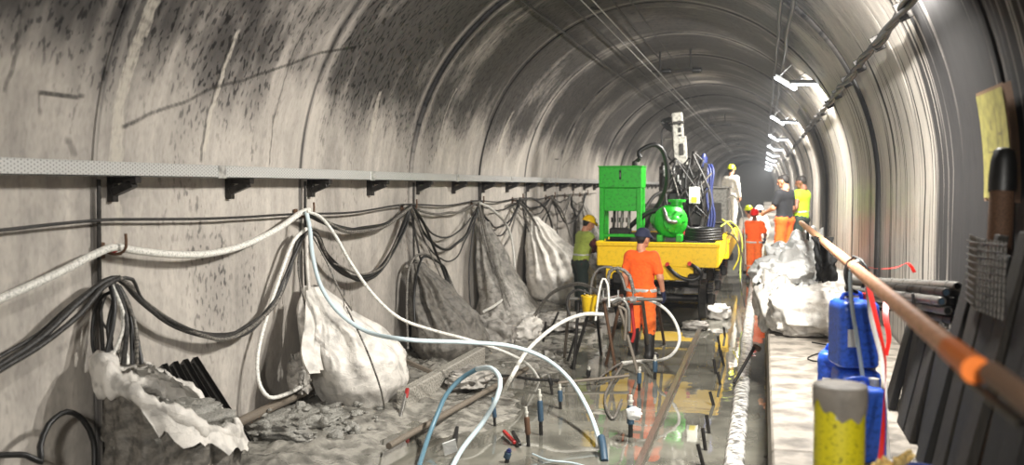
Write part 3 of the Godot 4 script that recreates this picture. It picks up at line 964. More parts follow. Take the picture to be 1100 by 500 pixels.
# a crumpled heap of cloth or sheet
func crumple(c: Vector3, r: Vector3, amp: float, freq: float, sd: int, nu := 36, nv := 60, flat := -1.0, b := Basis.IDENTITY) -> MB:
	var f := FastNoiseLite.new()
	f.seed = sd
	f.frequency = freq
	f.fractal_type = FastNoiseLite.FRACTAL_RIDGED
	f.fractal_octaves = 2
	var g := FastNoiseLite.new()
	g.seed = sd + 5
	g.frequency = 0.9
	var p := PackedVector3Array()
	for i in nu + 1:
		var th := PI * i / nu
		for j in nv:
			var ph := TAU * j / nv
			var d := Vector3(sin(th) * cos(ph), -cos(th), sin(th) * sin(ph))
			var e := Vector3(signf(d.x) * pow(absf(d.x), 0.75), signf(d.y) * pow(absf(d.y), 0.75), signf(d.z) * pow(absf(d.z), 0.75))
			var k := 1.0 + amp * (f.get_noise_3dv(d * 1.5) - 0.2) + 0.35 * g.get_noise_3dv(d * 1.6)
			var q := b * (e * r * k)
			q.y = maxf(q.y, flat * r.y)
			p.append(c + q)
	var mb := MB.new()
	mb.grid(p, nu + 1, nv, true, true)
	return mb


func stone(c: Vector3, r: float, sd: int) -> MB:
	var f := FastNoiseLite.new()
	f.seed = sd
	f.frequency = 0.9
	var mb := MB.new()
	var p := PackedVector3Array()
	var sq := Vector3(1.0 + 0.4 * sin(sd * 1.7), 0.65 + 0.2 * sin(sd * 2.9), 1.0 + 0.3 * cos(sd * 1.1))
	for i in 7:
		var th := PI * i / 6.0
		for j in 9:
			var ph := TAU * j / 9.0
			var d := Vector3(sin(th) * cos(ph), -cos(th), sin(th) * sin(ph))
			p.append(c + d * sq * r * (1.0 + 0.5 * f.get_noise_3dv(d * 1.6)))
	mb.grid(p, 7, 9, true, true)
	return mb


func rope(parent: Node, called: String, m: Material, r: float, pts: Array) -> void:
	var mb := MB.new()
	mb.tube(pts, r, 6)
	add(mb, called, m, parent)


func sacks_by_wall() -> void:
	# the big white sack
	var o := thing("bulk_sack", "big bulging white sack hung from the hook with pale hoses", "sack", Vector3(-4.15, 0.05, -9.1), "sacks hung on the wall")
	add(hung_sack(Vector3(-4.12, 0.0, -9.1), Vector3(-4.55, 1.3, -8.85), 0.5, 0.6, [[0.0, 0.5, 0.0], [0.04, 0.75, 0.0], [0.2, 0.95, 0.0], [0.42, 1.0, 0.15], [0.62, 0.75, 0.4], [0.82, 0.42, 0.8], [1.0, 0.1, 1.0]], 9, 0.12, 3), "sack_body", M.sack_white, o)
	var fl := MB.new()
	var p := PackedVector3Array()
	for i in 13:
		for j in 9:
			var u := i / 12.0
			var w := (j - 4) / 4.0
			p.append(Vector3(-4.42, 1.30, -8.51).lerp(Vector3(-4.12, 0.57, -8.03), u) + Vector3(0.05 * cos(w * 5.0) * u + 0.03 * sin(u * 7.0), 0, w * (0.06 + 0.14 * sin(u * 2.6)) + 0.03 * sin(u * 9.0)))
	fl.grid(p, 13, 9)
	add(fl, "loose_flap", M.sack_white, o)
	rope(o, "strap", M.sack_white, 0.02, [Vector3(-4.55, 1.27, -8.76), Vector3(-4.60, 1.57, -8.82), Vector3(-4.58, 1.91, -8.77)])
	rope(o, "strap", M.grey_hose, 0.012, [Vector3(-4.50, 1.21, -8.94), Vector3(-4.56, 1.57, -8.91), Vector3(-4.58, 1.90, -8.79)])
	rope(o, "seam_cord", M.grey_hose, 0.01, [Vector3(-4.02, 1.14, -8.53), Vector3(-3.70, 0.80, -8.26), Vector3(-3.64, 0.37, -8.47), Vector3(-3.72, -0.03, -8.82)])
	# the dark sack
	o = thing("bulk_sack", "dark grey wet sack gathered to a narrow neck below arched hoses", "sack", Vector3(-4.2, 0.05, -12.1), "sacks hung on the wall")
	add(hung_sack(Vector3(-4.15, 0.0, -12.15), Vector3(-4.56, 1.3, -11.9), 0.5, 0.72, [[0.0, 0.85, 0.0], [0.15, 1.0, 0.0], [0.4, 0.8, 0.2], [0.7, 0.5, 0.6], [1.0, 0.1, 1.0]], 11, 0.2, 8), "sack_body", M.sack_dark, o)
	rope(o, "strap", M.dusty_black, 0.014, [Vector3(-4.55, 1.32, -12.04), Vector3(-4.60, 1.71, -11.96), Vector3(-4.60, 2.05, -11.79)])
	# the ripped sack
	o = thing("bulk_sack", "ripped pale sack with a long torn sleeve, next to the pleated one", "sack", Vector3(-4.2, 0.05, -15.2), "sacks hung on the wall")
	add(hung_sack(Vector3(-4.15, 0.0, -15.2), Vector3(-4.57, 1.75, -15.1), 0.52, 0.75, [[0.0, 0.9, 0.0], [0.12, 1.0, 0.0], [0.3, 0.72, 0.2], [0.6, 0.42, 0.6], [1.0, 0.08, 1.0]], 8, 0.24, 15), "sack_body", M.sack_grey, o)
	rope(o, "strap", M.sack_grey, 0.014, [Vector3(-4.56, 1.73, -14.82), Vector3(-4.58, 2.07, -14.84)])
	# the pleated sack
	o = thing("bulk_sack", "tall pleated pale sack spread like a skirt beside the yellow helmet worker", "sack", Vector3(-4.0, 0.05, -18.9), "sacks hung on the wall")
	add(hung_sack(Vector3(-3.95, 0.0, -18.6), Vector3(-4.57, 1.72, -18.7), 0.68, 0.95, [[0.0, 0.75, 0.0], [0.08, 0.95, 0.0], [0.3, 1.0, 0.05], [0.55, 0.72, 0.3], [0.8, 0.36, 0.75], [1.0, 0.05, 1.0]], 17, 0.16, 21), "sack_body", M.sack_white, o)
	rope(o, "strap", M.sack_grey, 0.014, [Vector3(-4.56, 1.65, -18.85), Vector3(-4.58, 2.06, -17.54)])
	o = thing("bulk_sack", "pale sack hanging half hidden behind the worker with the yellow helmet", "sack", Vector3(-4.2, 0.05, -24.0), "sacks hung on the wall")
	add(hung_sack(Vector3(-4.15, 0.0, -24.0), Vector3(-4.57, 1.9, -24.0), 0.5, 1.0, [[0.0, 0.9, 0.0], [0.2, 1.0, 0.0], [0.5, 0.7, 0.3], [1.0, 0.08, 1.0]], 10, 0.2, 27), "sack_body", M.sack_grey, o)
	rope(o, "strap", M.sack_grey, 0.014, [Vector3(-4.56, 1.88, -24.0), Vector3(-4.58, 2.05, -24.6)])
	# cords that tie the sack necks to the hooks
	var ties := [["slack cord from the hook to the white sack's shoulder", [Vector3(-4.54, 1.91, -8.74), Vector3(-4.50, 1.56, -9.05), Vector3(-4.30, 1.18, -9.03), Vector3(-4.10, 1.06, -8.83)]], ["thin cord down the white sack's neck", [Vector3(-4.56, 1.91, -8.71), Vector3(-4.56, 1.55, -8.55), Vector3(-4.50, 1.17, -8.56), Vector3(-4.36, 0.95, -8.43)]], ["cord looped on the dark sack's neck", [Vector3(-4.56, 2.05, -11.69), Vector3(-4.54, 1.54, -12.24), Vector3(-4.40, 1.03, -12.46), Vector3(-4.20, 0.56, -12.27)]], ["long cord trailing over the dark sack's front", [Vector3(-4.54, 2.05, -11.71), Vector3(-4.40, 1.18, -12.30), Vector3(-4.00, 0.46, -12.33), Vector3(-3.50, 0.12, -11.92)]], ["cord down the ripped sack's sleeve", [Vector3(-4.54, 2.07, -14.71), Vector3(-4.45, 1.39, -14.78), Vector3(-4.20, 0.81, -14.75), Vector3(-3.90, 0.41, -14.35)]], ["cord from the hook across the pleated sack", [Vector3(-4.54, 2.06, -17.32), Vector3(-4.30, 1.29, -18.50), Vector3(-3.90, 0.64, -18.55), Vector3(-3.50, 0.11, -18.68)]], ["short cord at the pleated sack's neck", [Vector3(-4.56, 2.06, -17.39), Vector3(-4.56, 1.83, -18.21), Vector3(-4.50, 1.54, -18.68)]]]
	for q in ties:
		hose("cord", q[0], M.grey_hose, 0.009, q[1], "cords of the hung sacks", "cord")
	# mud-smeared cloth heaps
	var heaps := [["muddy cloth heaped at the foot of the ripped sack", Vector3(-3.75, 0.45, -13.17), Vector3(0.3, 0.24, 0.42), "sack_grey"], ["empty sack trodden flat in front of the dark sack", Vector3(-3.25, 0.33, -10.19), Vector3(0.2, 0.10, 0.42), "sack_grey"], ["crumpled cloth between the ripped and the pleated sack", Vector3(-3.50, 0.22, -13.52), Vector3(0.26, 0.2, 0.4), "sack_white"], ["grey rag lying under the pleated sack", Vector3(-3.20, 0.04, -14.79), Vector3(0.4, 0.12, 0.5), "sack_grey"]]
	var k := 0
	for h in heaps:
		var c: Vector3 = h[1]
		c.y = h[2].y * 0.7 + 0.06
		tag(add(crumple(c, h[2], 0.25, 1.0, 61 + k, 30, 48, -0.7), "cloth_heap", M[h[3]]), h[0], "cloth", "rags at the wall's foot")
		k += 1
	# open sack of rubble in the foreground
	rubble_sack()
	# steel channels leaning behind it
	var lab := ["first dark steel channel leaning behind the rubble sack, next to the cut cables", "second dark steel channel leaning behind the rubble sack", "third dark steel channel leaning behind the rubble sack", "fourth dark steel channel leaning behind the rubble sack, outermost of them"]
	for i in 4:
		var a := Vector3(-4.60, 0.92, -6.34).lerp(Vector3(-4.60, 0.89, -6.76), i / 3.0)
		var b := Vector3(-4.28, -0.30, -6.70).lerp(Vector3(-4.28, -0.36, -7.48), i / 3.0)
		b = a + (b - a) * ((a.y - 0.06) / (a.y - b.y))
		var mb := MB.new()
		var d := (b - a).normalized()
		var up := Vector3(1, 0.25, 0)
		up = (up - d * up.dot(d)).normalized()
		var side := d.cross(up)
		mb.bar(a, b, Vector2(0.085, 0.008), 0.001, up)
		for s in [-1.0, 1.0]:
			mb.bar(a + side * 0.039 * s + up * 0.022, b + side * 0.039 * s + up * 0.022, Vector2(0.007, 0.045), 0.001, up)
		tag(add(mb, "steel_channel", M.dark_steel), lab[i], "steel channel", "steel channels by the rubble sack")
	# rag with tape and the muddy pipe near the white sack
	tag(add(crumple(Vector3(-4.45, 0.45, -8.35), Vector3(0.09, 0.17, 0.1), 0.7, 1.2, 77, 20, 28), "rag", M.sack_grey), "muddy rag knotted on the pipe beside the white sack", "rag")
	var mb := MB.new()
	mb.cyl(Vector3(-4.50, 0.23, -6.58), Vector3(-4.50, 0.25, -8.77), 0.045, 0.045, 14)
	mb.cyl(Vector3(-4.50, 0.25, -8.77), Vector3(-4.50, 0.25, -9.07), 0.03, 0.03, 12)
	tag(add(mb, "ground_pipe", M.muddy_pipe), "muddy pipe propped along the wall behind the rubble and the white sack", "pipe")
	# rubble on the floor
	rng.seed = 99
	for i in 60:
		var px := rng.randf()
		var x := -4.55 + 0.95 * px
		var z := -7.4 - 1.5 * rng.randf() - 0.2 * px
		var r := 0.02 + 0.06 * pow(rng.randf(), 2.0)
		var pile := 0.26 * exp(-pow((x + 4.25) / 0.35, 2.0) - pow((z + 7.9) / 0.4, 2.0)) * rng.randf()
		tag(add(stone(Vector3(x, floor_y(x, z) + r * 0.35 + pile, z), r, i + 3), "rubble_lump", M.rubble), "lump of grey rubble on the floor between the two nearest sacks", "rubble", "rubble lumps by the white sack")
	for i in 55:
		var x := rng.randf_range(-4.5, -2.6)
		var z := rng.randf_range(-9.5, -16.5)
		var r := 0.025 + 0.05 * pow(rng.randf(), 2.0)
		tag(add(stone(Vector3(x, floor_y(x, z) + r * 0.3, z), r, i + 103), "rubble_lump", M.rubble), "lump of grey rubble strewn on the mud before the hung sacks", "rubble", "rubble lumps along the mud")
	var h := crumple(Vector3(-4.22, 0.02, -7.95), Vector3(0.42, 0.16, 0.5), 0.3, 1.6, 81, 40, 60, -0.2)
	tag(add(h, "rubble_pile", M.rubble), "heap of loose grey spoil between the rubble sack and the white sack", "rubble")
	# concrete beam lying beside the mud and boards
	mb = MB.new()
	mb.bar(Vector3(-3.58, 0.12, -8.9), Vector3(-3.55, 0.12, -11.6), Vector2(0.12, 0.24), 0.012)
	tag(add(mb, "concrete_beam", M.beam_concrete), "low concrete beam lying behind the white sack towards the dark one", "beam")
	mb = MB.new()
	mb.cyl(Vector3(-3.1, 0.1, -7.4), Vector3(-2.75, 0.13, -10.9), 0.03, 0.03, 10)
	tag(add(mb, "loose_pipe", M.muddy_pipe), "long muddy pipe lying on the floor in front of the white sack", "pipe")
	mb = MB.new()
	mb.bar(Vector3(-4.35, 0.36, -10.3), Vector3(-3.5, 0.1, -10.15), Vector2(0.04, 0.05), 0.006)
	tag(add(mb, "timber_batten", M.muddy_pipe), "short batten propped behind the white sack's shoulder", "batten")
	o = thing("stake", "grey stake with a red top leaning beside the white sack", "stake", Vector3(-3.35, 0.05, -9.3))
	mb = MB.new()
	mb.bar(Vector3(-3.50, -0.15, -8.53), Vector3(-3.50, 0.27, -8.84), Vector2(0.03, 0.03))
	add(mb, "shaft", M.grey_steel, o)
	mb = MB.new()
	mb.bar(Vector3(-3.49, 0.19, -8.79), Vector3(-3.49, 0.28, -8.84), Vector2(0.034, 0.034))
	add(mb, "red_wrap", M.red_hose, o)


func rubble_sack() -> void:
	var o := thing("rubble_sack", "open pale sack heaped with rubble in front of the cut cables", "sack", Vector3(-4.1, 0.0, -5.95))
	var f := FastNoiseLite.new()
	f.seed = 4
	f.frequency = 1.0
	var nv := 80
	var rim := func(w: float, k: float) -> Vector3:      # rim outline; k scales towards its centre
		var x := -4.2 + 0.43 * cos(w) * k
		var z := -5.95 + 0.52 * sin(w) * k
		return Vector3(maxf(x, -4.66), 0.74 - 0.2 * cos(w) + 0.2 * sin(w) + 0.05 * f.get_noise_2d(cos(w) * 3.0, sin(w) * 3.0), z)
	var p := PackedVector3Array()
	for i in 22:
		var u := i / 21.0
		for j in nv:
			var w := TAU * j / nv
			var top: Vector3 = rim.call(w, 1.0)
			var k := 0.8 + 0.2 * smoothstep(0.0, 0.4, u)
			k *= 1.0 + 0.10 * f.get_noise_3d(cos(w) * 3.0, u * 3.0, sin(w) * 3.0) + 0.05 * sin(14.0 * w + 3.0 * u)
			p.append(Vector3(maxf(-4.2 + 0.43 * cos(w) * k, -4.68), lerpf(0.02, top.y - 0.03, u), -5.95 + 0.52 * sin(w) * k))
	var mb := MB.new()
	mb.grid(p, 22, nv, true, true)
	add(mb, "sack_body", M.sack_dark, o)
	# thick rolled-over rim of cloth
	p = PackedVector3Array()
	for i in nv * 2 + 1:
		var w := TAU * i / (nv * 2)
		var c: Vector3 = rim.call(w, 1.0)
		var out := Vector3(cos(w), 0, sin(w)).normalized()
		var rr := 0.05 + 0.03 * f.get_noise_2d(cos(w) * 2.0 + 9.0, sin(w) * 2.0) + 0.06 * smoothstep(0.0, -0.6, cos(w))
		for j in 12:
			var a := TAU * j / 12.0
			var wr := 1.0 + 0.3 * f.get_noise_3d(cos(w) * 3.0, cos(a) * 0.8, sin(w) * 3.0 + sin(a) * 0.8) + 0.12 * sin(a * 3.0 + w * 5.0)
			var q := c + (out * cos(a) * 0.8 + Vector3.UP * sin(a) * 1.25) * rr * wr
			q.x = maxf(q.x, -4.69)
			p.append(q)
	mb = MB.new()
	mb.grid(p, nv * 2 + 1, 12, true, false)
	add(mb, "rolled_rim", M.sack_white, o)
	# peak of cloth pulled up at the wall side
	p = PackedVector3Array()
	for i in 16:
		for j in 22:
			var u := i / 15.0
			var w := lerpf(2.2, 4.6, j / 21.0)
			var c: Vector3 = rim.call(w, 1.0)
			var tip := Vector3(-4.50, 1.07, -5.96).lerp(Vector3(-4.45, 0.94, -6.13), j / 21.0)
			var q := c.lerp(tip, u * 0.95) + Vector3(0.06 * sin(u * 3.0) + 0.05 * f.get_noise_2d(w * 3.0, u * 3.0), 0.04 * f.get_noise_2d(w * 5.0, u * 4.0), 0.05 * f.get_noise_2d(u * 4.0, w * 4.0))
			p.append(q)
	mb = MB.new()
	mb.grid(p, 16, 22)
	add(mb, "cloth_peak", M.sack_white, o)
	# front flap folded down
	p = PackedVector3Array()
	for i in 12:
		for j in 30:
			var u := i / 11.0
			var w := lerpf(-1.0, 1.4, j / 29.0)
			var c: Vector3 = rim.call(w, 1.06)
			var drop := (0.10 + 0.22 * absf(f.get_noise_1d(w * 1.5))) * u
			p.append(c + Vector3(0.05 * u + 0.025 * sin(w * 11.0) * u, -drop, 0.03 * sin(w * 9.0) * u))
	mb = MB.new()
	mb.grid(p, 12, 30)
	add(mb, "folded_flap", M.sack_white, o)
	# rubble fill: things in a sack
	mb = crumple(Vector3(-4.2, 0.56, -5.95), Vector3(0.34, 0.14, 0.42), 0.22, 1.8, 91, 30, 48, -0.8)
	tag(add(mb, "spoil", M.rubble), "damp grey spoil filling the open sack", "rubble")
	rng.seed = 12
	for i in 60:
		var a := rng.randf() * TAU
		var k := sqrt(rng.randf()) * 0.72
		var r := 0.018 + 0.045 * pow(rng.randf(), 2.0)
		var c: Vector3 = rim.call(a, k)
		tag(add(stone(Vector3(c.x, 0.71 - 0.06 * k - 0.14 * cos(a) * k + 0.12 * sin(a) * k, c.z), r, 200 + i), "rubble_lump", M.rubble), "rubble lump lying in the mouth of the open sack", "rubble", "rubble in the open sack")


# ---------------------------------------------------------------- grouting pipes, hoses and stubs standing in the slurry
func stub(label: String, foot: Vector3, top: Vector3, r: float, pipe: Material, sleeve: Material, cap: Material, group := "injection stubs in the slurry") -> void:
	r *= 0.8
	var o := thing("injection_stub", label, "pipe stub", foot, group)
	var d := top - foot
	var mb := MB.new()
	mb.cyl(foot - Vector3(0, 0.12, 0), foot + d * 0.62, r * 0.8, r * 0.8, 10)
	add(mb, "pipe", pipe, o)
	mb = MB.new()
	mb.lathe(foot + d * 0.3, d, [[r * 0.85, 0.0], [r * 1.25, d.length() * 0.03], [r * 1.25, d.length() * 0.42], [r * 0.85, d.length() * 0.46]], 12)
	add(mb, "sleeve", sleeve, o)
	mb = MB.new()
	mb.cyl(foot + d * 0.72, top, r * 0.7, r * 0.62, 10)
	mb.cyl(foot + d * 0.84, foot + d * 0.88, r * 1.0, r * 1.0, 8)
	add(mb, "cap", cap, o)


func water_side() -> void:
	var bs: Material = M.blue_sleeve
	var st := [
		["blue sleeved stub with a cream cap in front of the dark sack", Vector3(-1.99, 0.00, -8.45), Vector3(-2.01, 0.44, -8.60), 0.028, bs, "cap_white"],
		["dark stub with a rusty collar and white band in the mud", Vector3(-2.01, 0.00, -8.05), Vector3(-2.04, 0.36, -8.18), 0.026, M.rusty_steel, "cap_white"],
		["blue stub ringed white, standing where the pale hose dips", Vector3(-2.03, 0.00, -9.50), Vector3(-2.04, 0.27, -9.58), 0.026, bs, "cap_white"],
		["blue stub topped by a crumpled white wrap, nearest the rail", Vector3(-1.17, 0.00, -8.60), Vector3(-1.17, 0.40, -8.54), 0.034, bs, "cap_white"],
		["short blue stub under the pale hose's end", Vector3(-2.09, 0.00, -7.53), Vector3(-2.05, 0.10, -7.47), 0.03, bs, "blue_paint"],
		["blue stub beside the rail at the worker's boots", Vector3(-1.24, 0.00, -11.28), Vector3(-1.24, 0.30, -11.19), 0.03, bs, "cap_white"],
		["dark stub standing left of the pipe stand's legs", Vector3(-2.03, 0.00, -11.06), Vector3(-2.01, 0.16, -11.00), 0.028, M.black_rubber, "cap_white"],
		["slim blue stub before the pipe stand's crossbar", Vector3(-1.35, 0.00, -10.60), Vector3(-1.34, 0.28, -10.39), 0.026, bs, "cap_white"],
		["thin stub with a pale tip near the loose muddy pipe", Vector3(-2.50, 0.00, -8.66), Vector3(-2.53, 0.28, -8.76), 0.022, bs, "blue_hose"],
		["dark stub half sunk beside the muddy pipe", Vector3(-2.25, 0.05, -10.13), Vector3(-2.31, 0.24, -10.33), 0.024, M.black_rubber, "grey_steel"],
	]
	for q in st:
		stub(q[0], q[1], Vector3(q[2].x, maxf(q[2].y, q[1].y + 0.12), q[1].z + 0.01), q[3], M.dark_steel, q[4], M[q[5]])
	# crumpled white wrap
	tag(add(crumple(Vector3(-1.11, 0.28, -8.37), Vector3(0.065, 0.055, 0.055), 0.2, 1.0, 33, 16, 22), "wrap", M.sheet_white), "crumpled white plastic wrap on the stub nearest the rail", "wrap")
	# row of steel pins between the rail and the kerb
	var pins := [Vector3(-0.52, 0.00, -13.07), Vector3(-0.45, 0.00, -12.40), Vector3(-0.54, 0.00, -11.81), Vector3(-0.45, 0.00, -11.16), Vector3(-0.46, 0.00, -10.09), Vector3(-0.46, 0.00, -8.93), Vector3(-0.46, 0.00, -8.35), Vector3(-0.44, 0.00, -7.89), Vector3(-0.58, 0.00, -13.91), Vector3(-0.54, 0.00, -14.79)]
	var nth := ["third", "fourth", "fifth", "sixth", "seventh", "eighth", "ninth", "tenth", "second", "first"]
	for i in pins.size():
		var a: Vector3 = pins[i]
		var mb := MB.new()
		mb.cyl(a - Vector3(-0.01, 0.12, 0), a + Vector3(-0.045 - 0.02 * sin(i * 2.0), 0.17 + 0.03 * sin(i * 1.3), 0.02 * cos(i)), 0.017, 0.017, 8)
		tag(add(mb, "steel_pin", M.dark_steel), nth[i] + " from the wagon in the row of dark pins leaning out of the water", "pin", "row of pins beside the kerb")
	# hoses over the floor
	var hs := [
		["pale blue hose arching out of the slurry at the bottom of the picture", "pale_blue_hose", 0.022, [Vector3(-2.47, 0.00, -7.21), Vector3(-2.44, 0.12, -7.44), Vector3(-2.32, 0.30, -7.62), Vector3(-2.20, 0.52, -7.65), Vector3(-2.20, 0.66, -7.76), Vector3(-2.33, 0.72, -7.92), Vector3(-2.53, 0.66, -8.14)]],
		["blue hose bending back from the pale arch into the mud", "blue_hose", 0.022, [Vector3(-2.53, 0.66, -8.14), Vector3(-2.69, 0.56, -8.16), Vector3(-2.81, 0.42, -8.09), Vector3(-2.86, 0.26, -7.98), Vector3(-2.87, 0.10, -7.76), Vector3(-2.73, 0.02, -7.15)]],
		["blue sleeve on the pale hose's end by the rail", "blue_sleeve", 0.034, [Vector3(-1.35, 0.14, -8.02), Vector3(-1.31, 0.08, -7.89), Vector3(-1.28, 0.00, -7.78)]],
		["white hose looping from the pipe stand round the orange worker's boots", "white_hose", 0.02, [Vector3(-1.85, 0.91, -11.60), Vector3(-1.47, 0.92, -11.80), Vector3(-1.21, 0.82, -11.80), Vector3(-1.03, 0.66, -11.60), Vector3(-0.96, 0.47, -11.40), Vector3(-1.05, 0.29, -11.40), Vector3(-1.25, 0.17, -11.60), Vector3(-1.53, 0.01, -12.39), Vector3(-1.78, 0.01, -12.19)]],
		["pale hose curving from the pipe stand towards the mud", "white_hose", 0.024, [Vector3(-1.83, 0.81, -11.00), Vector3(-2.04, 0.82, -10.90), Vector3(-2.23, 0.77, -10.60), Vector3(-2.40, 0.65, -10.30), Vector3(-2.51, 0.51, -9.90), Vector3(-2.51, 0.39, -9.40), Vector3(-2.67, 0.12, -9.50)]],
		["grey hose humped between the pleated sack and the pipe stand", "grey_hose", 0.026, [Vector3(-3.46, 0.10, -13.37), Vector3(-3.30, 0.41, -13.60), Vector3(-3.00, 0.75, -13.20), Vector3(-2.71, 0.92, -12.90), Vector3(-2.40, 1.02, -12.40), Vector3(-2.15, 1.01, -12.00), Vector3(-1.96, 0.94, -11.60)]],
		["thin grey hose wandering on the mud in front of the pipe stand", "grey_hose", 0.014, [Vector3(-1.89, 0.03, -10.84), Vector3(-1.82, 0.06, -11.40), Vector3(-1.72, 0.06, -11.80), Vector3(-1.67, 0.02, -10.18), Vector3(-1.43, 0.02, -9.17), Vector3(-1.46, 0.02, -10.00)]],
		["slim pale tube trailing over the mud below the rusty stub", "pale_blue_hose", 0.008, [Vector3(-1.90, 0.03, -7.73), Vector3(-1.72, 0.03, -7.58), Vector3(-1.51, 0.03, -7.56), Vector3(-1.29, 0.03, -7.43)]],
		["dark hose lying on the mud between the stubs", "dusty_black", 0.018, [Vector3(-3.35, 0.08, -10.31), Vector3(-2.98, 0.08, -10.63), Vector3(-2.56, 0.08, -10.52), Vector3(-2.26, 0.10, -10.45)]],
	]
	for q in hs:
		hose("hose", q[0], M[q[1]], q[2], q[3], "hoses on the floor")
	# small litter
	for q in [["red tipped black offcut in the mud", "red_hose", Vector3(-2.32, 0.03, -8.31), Vector3(-2.14, 0.03, -8.03)], ["black pipe offcut beside the red one", "black_rubber", Vector3(-2.23, 0.03, -8.30), Vector3(-2.08, 0.03, -7.98)], ["dark slat standing in the mud before the blue hose", "black_timber", Vector3(-2.82, 0.00, -8.43), Vector3(-2.64, 0.02, -7.81)]]:
		var mb := MB.new()
		mb.bar(q[2] + Vector3(0, 0.02, 0), q[3], Vector2(0.03, 0.03))
		tag(add(mb, "offcut", M[q[1]]), q[0], "offcut", "offcuts in the mud")
	var pl := MB.new()
	pl.bx(Vector3(-2.60, 0.08, -7.57), Vector3(0.12, 0.14, 0.012), 0.002, Basis.from_euler(Vector3(0.4, 0.7, 0.3)))
	tag(add(pl, "plastic_scrap", M.sheet_white), "white plastic scrap stuck upright in the mud", "scrap")
	# pipe stand with the yellow bucket
	var o := thing("pipe_stand", "trestle of muddy pipes with hoses bent over it, before the orange worker", "pipe stand", Vector3(-2.06, 0.00, -12.51))
	var zc := -11.7
	var bar := MB.new()
	bar.cyl(Vector3(-2.41, 0.90, -11.70), Vector3(-1.20, 0.93, -11.70), 0.022, 0.022, 8)
	add(bar, "crossbar", M.grey_steel, o)
	bar = MB.new()
	bar.cyl(Vector3(-2.31, 0.77, -11.95), Vector3(-1.48, 0.84, -11.95), 0.022, 0.022, 8)
	add(bar, "crossbar", M.muddy_pipe, o)
	bar = MB.new()
	bar.cyl(Vector3(-1.94, 0.93, -11.40), Vector3(-1.77, 0.91, -12.10), 0.024, 0.024, 8)
	add(bar, "crossbar", M.grey_steel, o)
	var legs := [[Vector3(-2.39, 0.89, -11.70), Vector3(-2.61, -0.05, -12.43)], [Vector3(-2.26, 0.88, -11.66), Vector3(-2.31, -0.05, -11.59)], [Vector3(-1.94, 0.91, -11.66), Vector3(-1.78, -0.05, -11.73)], [Vector3(-1.75, 0.89, -11.62), Vector3(-1.45, -0.05, -11.46)], [Vector3(-2.10, 0.82, -11.60), Vector3(-2.37, -0.05, -11.70)], [Vector3(-1.74, 0.94, -11.86), Vector3(-1.98, -0.05, -12.06)], [Vector3(-1.46, 0.89, -11.78), Vector3(-1.50, -0.05, -12.94)], [Vector3(-2.07, 0.79, -11.84), Vector3(-2.15, -0.05, -12.77)], [Vector3(-1.28, 0.91, -11.82), Vector3(-1.40, -0.05, -13.99)]]
	for i in legs.size():
		var a: Vector3 = legs[i][0]
		var b: Vector3 = legs[i][1]
		bar = MB.new()
		bar.cyl(b, a, 0.021, 0.021, 8)
		add(bar, "leg", [M.muddy_pipe, M.dark_steel, M.rusty_steel][i % 3], o)
	var bows := [[Vector3(-2.14, 0.89, -11.80), Vector3(-2.11, 1.15, -11.80), Vector3(-2.02, 1.29, -11.80), Vector3(-1.87, 1.31, -11.80), Vector3(-1.75, 1.23, -11.80), Vector3(-1.68, 1.02, -11.80)], [Vector3(-1.90, 0.69, -11.70), Vector3(-1.89, 1.10, -11.70), Vector3(-1.87, 1.26, -11.70), Vector3(-1.76, 1.31, -11.70), Vector3(-1.62, 1.22, -11.70), Vector3(-1.56, 0.99, -11.70)], [Vector3(-2.36, 0.69, -11.60), Vector3(-2.40, 0.83, -11.60), Vector3(-2.37, 0.97, -11.60), Vector3(-2.25, 1.03, -11.60), Vector3(-2.10, 0.98, -11.60)], [Vector3(-1.80, 0.89, -11.50), Vector3(-1.68, 0.94, -11.50), Vector3(-1.60, 0.82, -11.50), Vector3(-1.59, 0.54, -11.50)], [Vector3(-1.71, 0.86, -11.40), Vector3(-1.62, 0.81, -11.40), Vector3(-1.62, 0.60, -11.40), Vector3(-1.63, 0.44, -11.40)], [Vector3(-1.98, 0.69, -11.30), Vector3(-1.94, 1.02, -11.30), Vector3(-1.89, 1.21, -11.30), Vector3(-1.83, 1.14, -11.30), Vector3(-1.81, 0.86, -11.30)]]
	for i in bows.size():
		bar = MB.new()
		bar.tube(bows[i], [0.018, 0.024, 0.017, 0.022, 0.018, 0.014][i], 8)
		add(bar, "bent_pipe", [M.grey_steel, M.grey_hose, M.dusty_black, M.grey_steel, M.muddy_pipe, M.white_hose][i], o)
	# valves clamped on the bar
	for c: Vector3 in [Vector3(-1.95, 0.90, -11.70), Vector3(-1.76, 0.91, -11.70), Vector3(-1.57, 0.92, -11.70), Vector3(-2.19, 0.90, -11.70)]:
		bar = MB.new()
		bar.bx(c, Vector3(0.09, 0.07, 0.08), 0.015)
		bar.cyl(c, c + Vector3(0, 0.12, 0), 0.012, 0.012, 6)
		add(bar, "valve", M.galvanised, o)
	# bucket hanging on the stand
	var bk := thing("bucket", "small yellow bucket hung under the pipe stand's crossbar", "bucket", Vector3(-2.11, 0.75, -11.60))
	bar = MB.new()
	bar.lathe(Vector3(-2.11, 0.75, -11.60), Vector3.UP, [[0.0, 0.0], [0.085, 0.0], [0.105, 0.19], [0.112, 0.195], [0.112, 0.215], [0.1, 0.215], [0.082, 0.02], [0.0, 0.02]], 20)
	add(bar, "bucket_shell", M.bucket_yellow, bk)
	bar = MB.new()
	var bc := Vector3(-2.11, 0.75, -11.60) + Vector3(0, 0.2, 0)
	bar.tube([bc + Vector3(-0.11, 0, 0), bc + Vector3(-0.09, 0.08, 0), bc + Vector3(0, 0.12, 0), bc + Vector3(0.09, 0.08, 0), bc + Vector3(0.11, 0, 0)], 0.006, 6)
	add(bar, "bail", M.dark_steel, bk)
